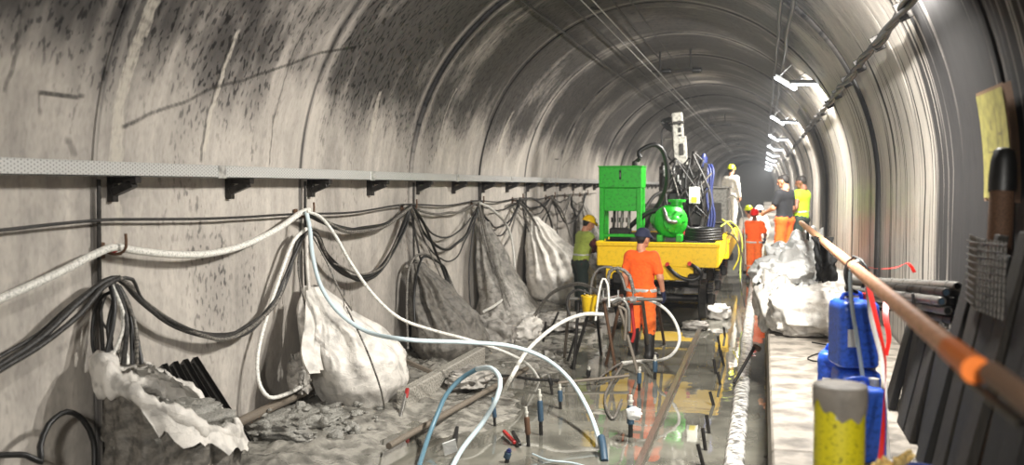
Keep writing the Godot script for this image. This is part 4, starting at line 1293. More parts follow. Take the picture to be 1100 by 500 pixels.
	# red hose and long black stakes near the worker
	hose("hose", "short red hose hanging from the pipe stand beside the orange worker", M.red_hose, 0.022, [Vector3(-1.62, 0.84, -11.90), Vector3(-1.60, 0.65, -11.90), Vector3(-1.58, 0.46, -11.90), Vector3(-1.61, 0.34, -11.90)])
	var bars := [["black bar leaning in the mud left of the yellow bucket", Vector3(-3.05, 0.36, -13.21), Vector3(-3.10, 0.00, -13.23)], ["slim dark bar standing in the mud under the grey hump hose", Vector3(-3.04, 0.40, -14.05), Vector3(-3.22, 0.00, -14.07)], ["dark bar stuck upright before the pleated sack", Vector3(-2.38, 0.41, -12.16), Vector3(-2.51, 0.00, -12.18)]]
	for b in bars:
		var mb := MB.new()
		mb.cyl(b[2], b[1], 0.018, 0.018, 8)
		tag(add(mb, "steel_bar", M.dark_steel), b[0], "bar", "bars stuck in the mud")
	var lb := MB.new()
	lb.cyl(Vector3(-2.31, 0.06, -10.47), Vector3(-1.51, 0.10, -10.93), 0.018, 0.018, 8)
	tag(add(lb, "loose_pipe", M.muddy_pipe), "thin dark pipe lying across the mud under the pipe stand", "pipe")
	# orange-tipped litter near the rail foot and the branch over the gutter
	o = thing("pick", "dark bar with a reddish head leaning over the white kerb", "tool", Vector3(-0.31, 0.00, -11.30))
	bar = MB.new()
	bar.cyl(Vector3(-0.30, 0.06, -11.02), Vector3(-0.07, 0.44, -11.40), 0.02, 0.02, 8)
	add(bar, "shaft", M.dark_steel, o)
	bar = MB.new()
	bar.bx(Vector3(-0.05, 0.42, -11.40), Vector3(0.1, 0.06, 0.06), 0.01, Basis.from_euler(Vector3(0, 0, -0.5)))
	add(bar, "head", M.rusty_steel, o)
	# pale bundle between the worker and the kerb
	tag(add(crumple(Vector3(-0.74, 0.10, -16.86), Vector3(0.2, 0.14, 0.28), 0.18, 1.0, 44, 24, 34, -0.8), "cement_bag", M.sack_white), "pale cement bag standing in the water by the wagon's wheel", "bag")
	tag(add(crumple(Vector3(-1.05, 0.06, -15.45), Vector3(0.2, 0.07, 0.22), 0.18, 1.0, 45, 24, 34, -0.8), "cement_bag", M.sack_grey), "flat grey bag lying beside the orange worker's boots", "bag")


# ---------------------------------------------------------------- on the raised walkway
func jerrycan(label: String, base: Vector3, turn: float, s: Vector3, cap: Material) -> void:
	var o := thing("jerrycan", label, "jerrycan", base, "blue jerrycans on the walkway")
	o.rotation.y = 0.0
	var b := Basis(Vector3.UP, turn)
	var mb := MB.new()
	var p := PackedVector3Array()
	var nv := 40
	var prof := [[0.0, 0.0], [0.80, 0.0], [0.93, 0.012], [1.0, 0.05], [0.985, 0.28], [0.965, 0.30], [0.985, 0.32], [0.985, 0.60], [0.965, 0.62], [0.985, 0.64], [1.0, 0.84], [0.95, 0.93], [0.80, 0.97], [0.3, 0.985], [0.0, 0.985]]
	for q in prof:
		for j in nv:
			var w := TAU * j / nv
			var c := cos(w)
			var d := sin(w)
			var e := Vector3(signf(c) * pow(absf(c), 0.32) * s.x * 0.5, 0, signf(d) * pow(absf(d), 0.32) * s.z * 0.5) * float(q[0])
			p.append(base + b * (e + Vector3(0, float(q[1]) * s.y, 0)))
	mb.grid(p, prof.size(), nv, true, true)
	var cb := add(mb, "can_body", M.can_blue, o)
	mb = MB.new()
	var t := base + Vector3(0, s.y * 0.97, 0)
	mb.tube([t + b * Vector3(-s.x * 0.30, -0.01, 0), t + b * Vector3(-s.x * 0.26, 0.035, 0), t + b * Vector3(0.0, 0.045, 0), t + b * Vector3(s.x * 0.16, 0.04, 0), t + b * Vector3(s.x * 0.2, -0.01, 0)], 0.014, 8)
	add(mb, "handle", M.can_blue, o)
	mb = MB.new()
	mb.cyl(t + b * Vector3(s.x * 0.33, -0.01, 0), t + b * Vector3(s.x * 0.33, 0.045, 0), 0.032, 0.03, 16)
	add(mb, "screw_cap", cap, o)
	mb = MB.new()
	mb.bx(base + b * Vector3(-s.x * 0.22, s.y * 0.45, s.z * 0.492), Vector3(s.x * 0.22, s.y * 0.26, 0.004), 0.001, b)
	add(mb, "paper_label", M.panel_white, cb)


func ribbon(pts: Array, w: float, twist: float) -> MB:
	var mb := MB.new()
	var q := MB.smooth(pts, 0.03)
	var p := PackedVector3Array()
	for i in q.size():
		var a := twist * float(i) / q.size()
		var side := Vector3(cos(a), 0.1 * sin(a * 2.0), sin(a)) * w * 0.5
		var nn := Vector3(-sin(a), 0, cos(a)) * 0.0015
		for e in [side + nn, side - nn, -side - nn, -side + nn]:
			p.append(q[i] + e)
	mb.grid(p, q.size(), 4, true, true)
	return mb


func walkway_side() -> void:
	# handrail
	var o := thing("handrail", "long rusty pink handrail pipe running beside the white sacks", "handrail", Vector3(0.55, 0.75, -7.0))
	var mb := MB.new()
	mb.cyl(Vector3(0.55, 1.862, -2.78), Vector3(0.555, 1.80, -14.6), 0.034, 0.036, 20)
	var rp := add(mb, "rail_pipe", M.rail_pipe, o)
	mb = MB.new()
	mb.cyl(Vector3(0.55, 1.862, -2.68), Vector3(0.55, 1.861, -3.02), 0.0375, 0.0365, 20)
	add(mb, "orange_sleeve", M.orange_cap, rp)
	for z in [-6.95, -13.2]:
		mb = MB.new()
		mb.cyl(Vector3(0.62, 0.75, z), Vector3(0.585, 1.84, z), 0.02, 0.02, 10)
		mb.bx(Vector3(0.62, 0.756, z), Vector3(0.12, 0.012, 0.12), 0.003)
		add(mb, "post", M.dark_steel, o)
	o = thing("handrail", "short grey-brown pipe continuing the handrail at the picture's edge", "handrail", Vector3(0.56, 0.75, -1.6))
	mb = MB.new()
	mb.cyl(Vector3(0.575, 1.868, -2.62), Vector3(0.57, 1.885, -0.5), 0.03, 0.03, 18)
	add(mb, "rail_pipe", M.old_pipe, o)
	mb = MB.new()
	mb.cyl(Vector3(0.56, 1.80, -2.95), Vector3(0.57, 1.815, -2.3), 0.012, 0.012, 8)
	add(mb, "splice_bar", M.dark_steel, o)
	mb = MB.new()
	mb.cyl(Vector3(0.6, 0.75, -1.0), Vector3(0.58, 1.87, -1.0), 0.02, 0.02, 10)
	add(mb, "post", M.dark_steel, o)
	# bollard
	o = thing("bollard", "yellow bollard with a ragged grey top, foremost on the walkway", "bollard", Vector3(0.35, 0.75, -4.45))
	mb = MB.new()
	mb.lathe(Vector3(0.35, 0.75, -4.45), Vector3.UP, [[0.0, 0.0], [0.112, 0.0], [0.112, 0.66], [0.0, 0.66]], 36)
	var ps := add(mb, "post_shell", M.bollard_yellow, o)
	mb = MB.new()
	var p := PackedVector3Array()
	for i in 7:
		for j in 48:
			var w := TAU * j / 48.0
			var drop := 0.04 + 0.075 * absf(sin(w * 1.0 + 0.5)) + 0.015 * sin(w * 9.0)
			var r: float = [0.116, 0.12, 0.121, 0.12, 0.116, 0.08, 0.0][i]
			var y: float = [-drop, -drop * 0.7, -0.02, 0.018, 0.03, 0.034, 0.034][i]
			p.append(Vector3(0.35 + r * cos(w), 1.415 + y, -4.45 + r * sin(w)))
	mb.grid(p, 7, 48, true, true)
	add(mb, "ragged_top", M.slab, o)
	mb = MB.new()
	mb.bx(Vector3(0.345, 1.318, -4.337), Vector3(0.04, 0.022, 0.004), 0.001, Basis(Vector3.UP, -0.05))
	add(mb, "sticker", M.silver_band, ps)
	# jerrycans
	jerrycan("upper blue jerrycan, standing on the other one below the handrail", Vector3(0.58, 1.18, -6.42), 0.25, Vector3(0.26, 0.44, 0.30), M.cap_red)
	jerrycan("lower blue jerrycan, carrying the upper one beside the bollard", Vector3(0.6, 0.75, -6.42), 0.1, Vector3(0.28, 0.42, 0.30), M.cap_white)
	jerrycan("rear blue jerrycan, half hidden behind the stacked pair", Vector3(0.53, 0.75, -6.95), -0.2, Vector3(0.26, 0.44, 0.28), M.cap_white)
	jerrycan("foremost blue jerrycan with a white cap, right behind the bollard", Vector3(0.555, 0.75, -5.75), 0.3, Vector3(0.27, 0.44, 0.26), M.cap_white)
	# blue tub at the bottom edge with gloves on it
	o = thing("tub", "dark blue tub at the bottom edge of the picture", "tub", Vector3(0.68, 0.75, -4.55))
	mb = MB.new()
	mb.lathe(Vector3(0.68, 0.75, -4.55), Vector3.UP, [[0.0, 0.0], [0.13, 0.0], [0.15, 0.26], [0.16, 0.27], [0.16, 0.29], [0.145, 0.29], [0.125, 0.02], [0.0, 0.02]], 28)
	add(mb, "tub_shell", M.bucket_blue, o)
	mb = MB.new()
	mb.lathe(Vector3(0.68, 0.75, -4.55), Vector3.UP, [[0.138, 0.24], [0.1, 0.262], [0.05, 0.25], [0.0, 0.255]], 20)
	add(mb, "dark_fill", M.rubble, o)
	for k in 2:
		var c := Vector3(0.555 + 0.05 * k, 1.065 + 0.03 * k, -4.48 + 0.03 * k)
		mb = MB.new()
		var b := Basis.from_euler(Vector3(0.5, 0.4 + 0.5 * k, 0.9 - 0.4 * k))
		mb.ball(c, Vector3(0.045, 0.055, 0.02), 8, 12, b)
		for i in 4:
			var f := c + b * Vector3(-0.03 + 0.02 * i, 0.03, 0)
			mb.tube([f, f + b * Vector3(-0.006 + 0.004 * i, 0.04, 0.006), f + b * Vector3(-0.01 + 0.007 * i, 0.07 - 0.01 * absf(i - 1.5), 0.02)], 0.0105, 8)
		mb.tube([c + b * Vector3(0.035, -0.02, 0), c + b * Vector3(0.06, 0.005, 0.01), c + b * Vector3(0.068, 0.03, 0.015)], 0.012, 8)
		mb.lathe(c + b * Vector3(0, -0.035, 0), b * Vector3(0, -1, 0), [[0.034, 0.0], [0.04, 0.03], [0.044, 0.06]], 12)
		tag(add(mb, "work_glove", M.glove), ["cream work glove draped on the tub's rim", "second cream work glove lying on top of the other"][k], "glove", "gloves on the tub")
	# barrier tape
	var tapes := [["red barrier tape trailing from the handrail to the tub", "red_tape", [Vector3(0.60, 1.82, -5.9), Vector3(0.635, 1.6, -5.7), Vector3(0.66, 1.4, -5.45), Vector3(0.63, 1.2, -5.2), Vector3(0.60, 1.05, -5.0), Vector3(0.57, 0.95, -4.85)], 0.03, 3.0], ["white barrier tape hanging beside the red one", "white_tape", [Vector3(0.62, 1.81, -6.1), Vector3(0.645, 1.55, -6.0), Vector3(0.69, 1.3, -5.8), Vector3(0.68, 1.12, -5.5), Vector3(0.66, 0.9, -5.2)], 0.03, 2.2], ["short red tape tail below the tube bundle", "red_tape", [Vector3(0.80, 1.62, -6.6), Vector3(0.78, 1.5, -6.45), Vector3(0.79, 1.38, -6.35), Vector3(0.77, 1.27, -6.3)], 0.035, 1.2], ["red tape knotted over the tube bundle", "red_tape", [Vector3(0.62, 1.83, -6.5), Vector3(0.75, 1.79, -6.7), Vector3(0.87, 1.80, -6.72), Vector3(0.93, 1.84, -6.6), Vector3(0.97, 1.78, -6.6)], 0.035, 2.5]]
	for q in tapes:
		tag(add(ribbon(q[2], q[3], q[4]), "barrier_tape", M[q[1]]), q[0], "tape", "barrier tape on the handrail")
	# slim hose over the handrail
	hose("hose", "thin whitish hose looped over the handrail and down the blue jerrycans", M.pale_blue_hose, 0.013, [Vector3(0.70, 1.66, -6.5), Vector3(0.62, 1.80, -6.3), Vector3(0.565, 1.89, -6.05), Vector3(0.52, 1.82, -6.0), Vector3(0.54, 1.6, -6.08), Vector3(0.57, 1.4, -6.02), Vector3(0.6, 1.15, -5.95), Vector3(0.57, 1.02, -5.75), Vector3(0.55, 0.92, -5.5)])
	hose("hose", "black strap hose looped round the handrail above the jerrycans", M.black_rubber, 0.011, [Vector3(0.6, 1.72, -6.1), Vector3(0.63, 1.84, -6.15), Vector3(0.56, 1.9, -6.25), Vector3(0.505, 1.82, -6.2), Vector3(0.52, 1.72, -6.15), Vector3(0.58, 1.68, -6.2)])
	# jacket on the handrail
	mb = MB.new()
	p = PackedVector3Array()
	var f := FastNoiseLite.new()
	f.seed = 71
	f.frequency = 1.4
	for i in 24:
		for j in 32:
			var u := i / 23.0
			var w := TAU * j / 32.0
			var wid := 0.10 + 0.12 * smoothstep(0.0, 0.5, u) - 0.12 * smoothstep(0.65, 1.0, u)
			var k := 1.0 + 0.5 * f.get_noise_3d(cos(w) * 1.2, u * 2.5, sin(w) * 1.2) + 0.12 * sin(w * 7.0)
			p.append(Vector3(0.555 + cos(w) * 0.085 * k + 0.04 * u, 1.86 - 0.42 * u + 0.02 * f.get_noise_2d(w, 3.0), -9.35 + sin(w) * wid * k))
	mb.grid(p, 24, 32, true, false)
	tag(add(mb, "jacket", M.black_cloth), "black jacket slung over the handrail behind the jerrycans", "jacket")
	# tube bundle
	var n := 0
	var ends := ["top", "upper inner", "upper outer", "middle inner", "middle", "middle outer", "lower", "lowest", "bottom rear"]
	for q in [[0.0, 0.085], [-0.06, 0.045], [0.035, 0.03], [-0.085, -0.01], [-0.02, -0.01], [0.05, -0.03], [-0.05, -0.065], [0.015, -0.075], [-0.01, -0.125]]:
		var a := Vector3(1.14 + float(q[0]), 1.66 + float(q[1]), -6.1)
		var b := Vector3(0.72 + float(q[0]) * 0.6, 1.53 + float(q[1]) * 0.7, -7.95 - 0.05 * (n % 3))
		o = thing("drill_tube", ends[n] + " tube of the dark steel bundle behind the handrail", "tube", a, "drill tubes behind the handrail")
		mb = MB.new()
		mb.lathe(a, b - a, [[0.02, 0.02], [0.02, 0.0], [0.029, 0.0], [0.029, a.distance_to(b)], [0.0, a.distance_to(b)]], 14)
		for k in 7:
			var c := a.lerp(b, 0.06 + 0.12 * k)
			mb.cyl(c, c + (b - a).normalized() * 0.05, 0.032, 0.032, 14)
		add(mb, "tube_wall", M.dark_steel if n % 3 else M.grey_steel, o)
		mb = MB.new()
		mb.cyl(a + (b - a) * 0.004, a + (b - a) * 0.006, 0.021, 0.021, 14)
		add(mb, "bore_plug", M.blue_sleeve if n % 2 else M.hole_black, o)
		n += 1
	for q in [Vector3(1.11, 1.50, -6.45), Vector3(0.82, 1.41, -7.6)]:
		mb = MB.new()
		mb.bar(q + Vector3(-0.16, 0, 0), Vector3(1.345, q.y, q.z), Vector2(0.04, 0.03))
		mb.bar(q + Vector3(-0.15, 0, 0), q + Vector3(-0.17, 0.16, 0), Vector2(0.02, 0.02))
		mb.bx(Vector3(1.337, q.y - 0.03, q.z), Vector3(0.02, 0.18, 0.08), 0.003)
		tag(add(mb, "wall_bracket", M.dark_steel), "steel arm bracket under the tube bundle, " + ("near end" if q.z > -7.0 else "far end"), "bracket", "brackets of the tube bundle")
	# dark timbers against the wall
	var tl := ["widest of the tall dark boards", "tallest of the dark boards", "slimmest of the tall dark boards", "shortest of the tall dark boards", "most worn of the tall dark boards", "rearmost of the tall dark boards", "first of the low dark boards under the tube bundle", "second of the low dark boards under the tube bundle", "third of the low dark boards under the tube bundle", "fourth of the low dark boards under the tube bundle", "last of the low dark boards under the tube bundle"]
	for k in 11:
		var z := -4.25 - 0.29 * k
		var h: float = [1.42, 1.5, 1.38, 1.25, 1.34, 1.3, 0.74, 0.7, 0.78, 0.66, 0.72][k]
		mb = MB.new()
		mb.bar(Vector3(0.93 + 0.03 * sin(k * 2.3), 0.75, z), Vector3(0.93 + h * 0.21, 0.75 + h, z - 0.04), Vector2([0.27, 0.25, 0.2, 0.27, 0.26, 0.24, 0.27, 0.25, 0.28, 0.24, 0.26][k], 0.05), 0.006, Vector3(1, 0, 0))
		tag(add(mb, "timber_board", M.black_timber_worn if k in [2, 4, 7, 9] else M.black_timber), tl[k] + ", leaning on the wall", "board", "dark boards on the wall")
	# wire mesh offcut leaning on them
	o = thing("wire_mesh", "bent offcut of wire mesh resting on the dark boards", "wire mesh", Vector3(1.05, 1.72, -5.1))
	for i in 10:
		mb = MB.new()
		var y := 1.76 + 0.035 * i
		mb.tube([Vector3(1.08, y, -4.7), Vector3(1.04, y - 0.01, -5.1), Vector3(1.07, y - 0.02, -5.5)], 0.005, 5)
		add(mb, "wire", M.dark_steel, o)
	for i in 16:
		mb = MB.new()
		var z := -4.72 - 0.05 * i
		var x := 1.04 + 0.04 * absf(i - 7.5) / 7.5
		mb.tube([Vector3(x - 0.006, 1.73, z), Vector3(x, 2.09, z)], 0.006, 5)
		add(mb, "wire", M.grey_steel, o)
	# upright rubber-capped tube
	o = thing("capped_tube", "dark upright tube with a domed black cap below the pale notice", "tube", Vector3(1.16, 0.75, -5.32))
	mb = MB.new()
	mb.cyl(Vector3(1.16, 0.75, -5.32), Vector3(1.235, 2.34, -5.5), 0.062, 0.062, 20)
	add(mb, "tube_wall", M.rusty_steel, o)
	mb = MB.new()
	mb.lathe(Vector3(1.234, 2.32, -5.5), Vector3(0.047, 1.0, -0.11), [[0.068, 0.0], [0.07, 0.06], [0.064, 0.16], [0.05, 0.22], [0.03, 0.235], [0.0, 0.237]], 20)
	add(mb, "domed_cap", M.black_rubber, o)
	# notice on the wall
	notice()
	# white sacks piled on the walkway
	var heap := [
		["broad pale sack at the front of the pile, filling the walkway", Vector3(0.47, 1.0, -10.45), Vector3(0.40, 0.27, 0.36), "sack_white", 0.10, 5],
		["slumped sack drooping over the walkway edge towards the gutter", Vector3(0.15, 1.02, -11.1), Vector3(0.22, 0.32, 0.5), "sack_white", 0.14, 6],
		["white sheeted sack on top, bulging towards the water", Vector3(0.24, 1.26, -11.7), Vector3(0.34, 0.22, 0.6), "sheet_white", 0.16, 7],
		["white plastic sheet heap in the middle of the pile", Vector3(0.45, 1.18, -12.9), Vector3(0.42, 0.42, 0.7), "sheet_white", 0.2, 8],
		["crumpled sheet peaking under the far end of the handrail", Vector3(0.68, 1.2, -14.2), Vector3(0.26, 0.48, 0.5), "sheet_white", 0.22, 9],
		["sack slumped against the wall behind the broad one", Vector3(0.95, 1.05, -11.4), Vector3(0.3, 0.3, 0.6), "sack_white", 0.16, 10],
		["farthest pale sack of the pile, at the black T-shirt man's legs", Vector3(0.45, 1.0, -15.6), Vector3(0.36, 0.28, 0.5), "sack_white", 0.16, 11],
	]
	for h in heap:
		tag(add(crumple(h[1], h[2], h[4] * 0.75, 0.6, h[5] * 13, 48, 80, -(h[1].y - 0.76) / h[2].y if h[5] != 6 else -2.0), "cement_sack", M[h[3]]), h[0], "sack", "white sacks on the walkway")
	# twisted sheet thrown over the pile
	mb = MB.new()
	p = PackedVector3Array()
	for i in 40:
		var u := i / 39.0
		var c := Vector3(0.12, 1.30, -10.9).lerp(Vector3(0.66, 1.72, -14.5), u) + Vector3(0.05 * sin(u * 5.0), 0.06 * sin(u * 7.0) + 0.10 * sin(u * PI), 0)
		for j in 24:
			var w := j / 23.0 - 0.5
			p.append(c + Vector3(w * 0.55 + 0.04 * f.get_noise_2d(u * 4.0, w * 2.0), -0.5 * w * w - 0.22 * absf(w) + 0.1 * f.get_noise_2d(u * 2.5 + w * 2.0, w * 1.5) + 0.03 * sin(w * 16.0 + u * 6.0), 0.06 * f.get_noise_2d(w * 2.0, u * 3.0)))
	mb.grid(p, 40, 24)
	tag(add(mb, "plastic_sheet", M.sheet_white), "long twisted white plastic sheet draped over the sack pile", "sheet")
	hose("cable", "thin black cable coiled on the walkway before the white sacks", M.black_rubber, 0.006, [Vector3(0.5, 0.757, -9.9), Vector3(0.75, 0.757, -9.6), Vector3(0.5, 0.757, -9.2), Vector3(0.42, 0.757, -8.9), Vector3(0.62, 0.757, -8.7), Vector3(0.7, 0.757, -8.3), Vector3(0.5, 0.757, -8.1), Vector3(0.55, 0.757, -7.6)], "", "cable")


func notice() -> void:
	var w := 96
	var h := 112
	var n1 := noise_bytes(w, h, 0.05, 66, 4)
	var img := tex_from(w, h, func(x, y, i):
		var v := 0.8 + 0.25 * (n1[i] / 255.0 - 0.5)
		var c := Color(0.78 * v, 0.75 * v, 0.42 * v)
		# faded handwriting: two columns of strokes, too worn to read
		for s in [[20, 24, 46, 62], [20, 40, 62, 64], [38, 42, 30, 40], [58, 61, 18, 74], [61, 76, 44, 47], [74, 77, 30, 60], [58, 70, 78, 81], [30, 34, 74, 90], [66, 69, 86, 98]]:
			if x >= s[0] and x < s[1] and y >= s[2] and y < s[3]:
				c = c.lerp(Color(0.3, 0.28, 0.2), 0.45)
		return c)
	var m := mat("notice_paper", Color(1, 1, 1), 0.6)
	m.albedo_texture = img
	var o := thing("notice_board", "pale yellow notice with faded writing on the stained wall", "notice", Vector3(1.33, 2.24, -5.85))
	# follows the wall: upright below the spring line, leaning in above it
	var mb := MB.new()
	var p := PackedVector3Array()
	var uv := PackedVector2Array()
	for i in 9:
		for j in 2:
			var s := LTOT - LW - 0.62 * (i / 8.0) + 0.02
			p.append(lining(s, -5.5 - 0.62 * j, 0.075))
			uv.append(Vector2(1 - j, 1.0 - i / 8.0))
	mb.grid(p, 9, 2, false, false, uv)
	add(mb, "paper_sheet", m, o)
	mb = MB.new()
	p = PackedVector3Array()
	for i in 9:
		for j in 2:
			p.append(lining(LTOT - LW - 0.66 * (i / 8.0) + 0.04, -5.48 - 0.66 * j, 0.068))
	mb.grid(p, 9, 2, false, false)
	p = PackedVector3Array()
	for i in 9:
		for j in 2:
			p.append(lining(LTOT - LW - 0.66 * (i / 8.0) + 0.04, -5.48 - 0.66 * j, 0.03))
	mb.grid(p, 9, 2, false, true)
	add(mb, "backing_board", M.old_pipe, o)


# ---------------------------------------------------------------- rail wagon with grout plant and drill rig
func box_part(o: Node, called: String, m: Material, c: Vector3, s: Vector3, bevel := 0.01, b := Basis.IDENTITY) -> MeshInstance3D:
	var mb := MB.new()
	mb.bx(c, s, bevel, b)
	return add(mb, called, m, o)


func wheel(o: Node, x: float, z: float) -> void:
	var mb := MB.new()
	var s := -1.0 if x < CX else 1.0
	mb.lathe(Vector3(x - 0.07 * s, 0.41, z), Vector3(s, 0, 0), [[0.0, 0.0], [0.36, 0.0], [0.39, 0.008], [0.39, 0.03], [0.345, 0.04], [0.34, 0.12], [0.28, 0.13], [0.25, 0.09], [0.12, 0.09], [0.10, 0.15], [0.0, 0.15]], 32)
	add(mb, "wheel", M.dark_steel, o)


func wagon(called_label: String, z0: float, z1: float, deck: float, front: bool) -> Node3D:
	var zc := (z0 + z1) * 0.5
	var l := absf(z1 - z0)
	var o := thing("rail_wagon", called_label, "wagon", Vector3(CX, 0.05, zc), "rail wagons")
	box_part(o, "deck_plate", M.dark_steel, Vector3(CX, deck - 0.03, zc), Vector3(1.9, 0.04, l - 0.04), 0.005)
	# yellow frame: front and rear headstocks, side sills with a top lip
	for z in [z0, z1]:
		var sg := 1.0 if z == z0 else -1.0
		box_part(o, "headstock", M.yellow_paint, Vector3(CX, deck - 0.2, z - 0.03 * sg), Vector3(1.98, 0.4, 0.06), 0.012)
		box_part(o, "top_lip", M.yellow_paint, Vector3(CX, deck - 0.03, z + 0.012 * sg), Vector3(2.0, 0.075, 0.05), 0.012)
	for x in [CX - 0.98, CX + 0.98]:
		box_part(o, "side_sill", M.yellow_paint, Vector3(x, deck - 0.2, zc), Vector3(0.06, 0.4, l - 0.12), 0.012)
		box_part(o, "top_lip", M.yellow_paint, Vector3(x, deck - 0.03, zc), Vector3(0.09, 0.075, l - 0.06), 0.012)
	if front:
		box_part(o, "front_apron", M.yellow_paint, Vector3(CX - 0.12, deck - 0.5, z0 - 0.04), Vector3(1.45, 0.24, 0.05), 0.01)
		for x in [-0.62, 0.62]:
			box_part(o, "buffer_block", M.dark_steel, Vector3(CX + x, deck - 0.6, z0 + 0.0), Vector3(0.2, 0.2, 0.2), 0.03)
	# undercarriage
	for x in [CX - 0.55, CX + 0.55]:
		box_part(o, "long_beam", M.dark_steel, Vector3(x, deck - 0.52, zc), Vector3(0.14, 0.24, l - 0.3), 0.01)
	var n := 2
	for k in n:
		var z := lerpf(z0, z1, 0.2 + 0.6 * k)
		var mb := MB.new()
		mb.cyl(Vector3(CX - 0.75, 0.41, z), Vector3(CX + 0.75, 0.41, z), 0.06, 0.06, 14)
		add(mb, "axle", M.dark_steel, o)
		for x in [-2.42, -0.97]:
			wheel(o, x, z)
		for x in [CX - 0.86, CX + 0.86]:
			var ab := box_part(o, "axle_box", M.dark_steel, Vector3(x, 0.43, z), Vector3(0.14, 0.22, 0.26), 0.03)
			mb = MB.new()
			for i in 5:
				mb.bx(Vector3(x, 0.56 + 0.035 * i, z), Vector3(0.09, 0.025, 0.9 - 0.14 * i), 0.004)
			add(mb, "leaf_spring", M.dark_steel, ab)
	return o


func machine() -> void:
	var dk := 1.41
	var o := wagon("yellow flat rail wagon carrying the green pump and cabinet", -15.5, -19.3, dk, true)
	# hoses bolted to the front
	for q in [[Vector3(-1.52, 1.05, -15.44), Vector3(-1.42, 0.95, -15.36), Vector3(-1.27, 0.85, -15.36), Vector3(-1.09, 0.82, -15.36), Vector3(-0.98, 0.88, -15.40), Vector3(-0.94, 1.01, -15.44)], [Vector3(-1.15, 1.07, -15.44), Vector3(-1.04, 1.02, -15.38), Vector3(-0.95, 0.93, -15.38), Vector3(-0.98, 0.83, -15.42)]]:
		var mb := MB.new()
		mb.tube(q, 0.032, 10)
		add(mb, "brake_hose", M.black_rubber, o)
	for q in [Vector3(-1.51, 1.06, -15.47), Vector3(-1.15, 1.08, -15.47)]:
		var mb := MB.new()
		mb.cyl(q, q + Vector3(0, 0, 0.08), 0.035, 0.035, 10)
		add(mb, "brake_tap", M.cap_red, o)
	# green cabinet on legs
	o = thing("green_cabinet", "tall green steel cabinet on legs at the wagon's front corner", "cabinet", Vector3(-2.4, dk, -16.1))
	var ub := box_part(o, "upper_box", M.green_paint, Vector3(-2.36, 2.5, -16.12), Vector3(0.74, 0.36, 0.56), 0.012)
	box_part(o, "top_plate", M.green_paint, Vector3(-2.36, 2.685, -16.12), Vector3(0.77, 0.02, 0.6), 0.006)
	box_part(o, "lower_panel", M.green_paint, Vector3(-2.36, 2.12, -16.14), Vector3(0.62, 0.4, 0.46), 0.01)
	for x in [-2.68, -2.04]:
		for z in [-15.9, -16.34]:
			box_part(o, "leg", M.green_paint, Vector3(x, 1.865, z), Vector3(0.085, 0.91, 0.07), 0.008)
	box_part(ub, "vent_slot", M.hole_black, Vector3(-2.36, 2.54, -15.838), Vector3(0.035, 0.16, 0.006), 0.002)
	box_part(ub, "latch", M.grey_steel, Vector3(-2.36, 2.54, -15.832), Vector3(0.018, 0.08, 0.012), 0.003)
	box_part(o, "cross_brace", M.green_paint, Vector3(-2.36, 1.5, -15.9), Vector3(0.6, 0.05, 0.05), 0.006)
	var mb := MB.new()
	mb.cyl(Vector3(-2.14, 2.69, -16.1), Vector3(-2.14, 2.78, -16.1), 0.06, 0.05, 14)
	mb.cyl(Vector3(-2.14, 2.76, -16.1), Vector3(-2.05, 2.83, -16.08), 0.035, 0.035, 12)
	add(mb, "hose_outlet", M.dark_steel, o)
	# hydraulic gear under the cabinet
	o = thing("hydraulic_unit", "dark hydraulic block with rods standing under the green cabinet", "hydraulics", Vector3(-2.36, dk, -16.2))
	box_part(o, "valve_block", M.dark_steel, Vector3(-2.4, 1.51, -16.2), Vector3(0.36, 0.22, 0.26), 0.02)
	for x in [-2.52, -2.38, -2.26]:
		mb = MB.new()
		mb.cyl(Vector3(x, 1.6, -16.15), Vector3(x + 0.02, 1.92, -16.15), 0.025, 0.025, 10)
		mb.cyl(Vector3(x, 1.72, -16.15), Vector3(x, 1.8, -16.15), 0.045, 0.045, 10)
		add(mb, "ram", M.grey_steel if x > -2.4 else M.dark_steel, o)
	hose("hose", "thick black hose arching from the green cabinet over to the drill rig", M.black_rubber, 0.042, [Vector3(-2.05, 2.83, -16.08), Vector3(-2.08, 2.93, -16.10), Vector3(-1.96, 3.02, -16.15), Vector3(-1.81, 3.06, -16.20), Vector3(-1.69, 2.96, -16.30), Vector3(-1.63, 2.71, -16.40), Vector3(-1.64, 2.38, -16.50), Vector3(-1.75, 2.10, -16.60), Vector3(-1.89, 1.89, -16.70), Vector3(-2.03, 1.61, -16.80)])
	hose("hose", "black hose sloping from the cabinet's foot to the green pump", M.black_rubber, 0.045, [Vector3(-2.46, 1.45, -16.30), Vector3(-2.29, 1.60, -16.25), Vector3(-2.09, 1.77, -16.20), Vector3(-1.89, 1.90, -16.20), Vector3(-1.73, 1.93, -16.20)])
	hose("hose", "second dark hose lying over the deck below the green pump", M.dusty_black, 0.035, [Vector3(-2.59, 1.38, -16.70), Vector3(-2.28, 1.67, -16.90), Vector3(-2.09, 1.91, -17.00), Vector3(-1.90, 2.18, -17.10), Vector3(-1.61, 2.27, -17.20)])
	# green pump
	var c := Vector3(-1.52, 1.75, -16.00)
	o = thing("green_pump", "round green slurry pump on the wagon behind the blue capped worker", "pump", Vector3(c.x, dk, c.z))
	var ax := Vector3(0.42, 0, 0.9).normalized()
	mb = MB.new()
	mb.lathe(c - ax * 0.14, ax, [[0.0, 0.0], [0.22, 0.0], [0.27, 0.04], [0.285, 0.12], [0.285, 0.2], [0.25, 0.26], [0.16, 0.28], [0.15, 0.34], [0.13, 0.35], [0.0, 0.35]], 36)
	add(mb, "volute", M.green_paint, o)
	mb = MB.new()
	mb.lathe(c + ax * 0.2, ax, [[0.0, 0.0], [0.19, 0.0], [0.19, 0.03], [0.1, 0.03], [0.1, 0.07], [0.0, 0.07]], 28)
	var fl := add(mb, "front_flange", M.green_paint, o)
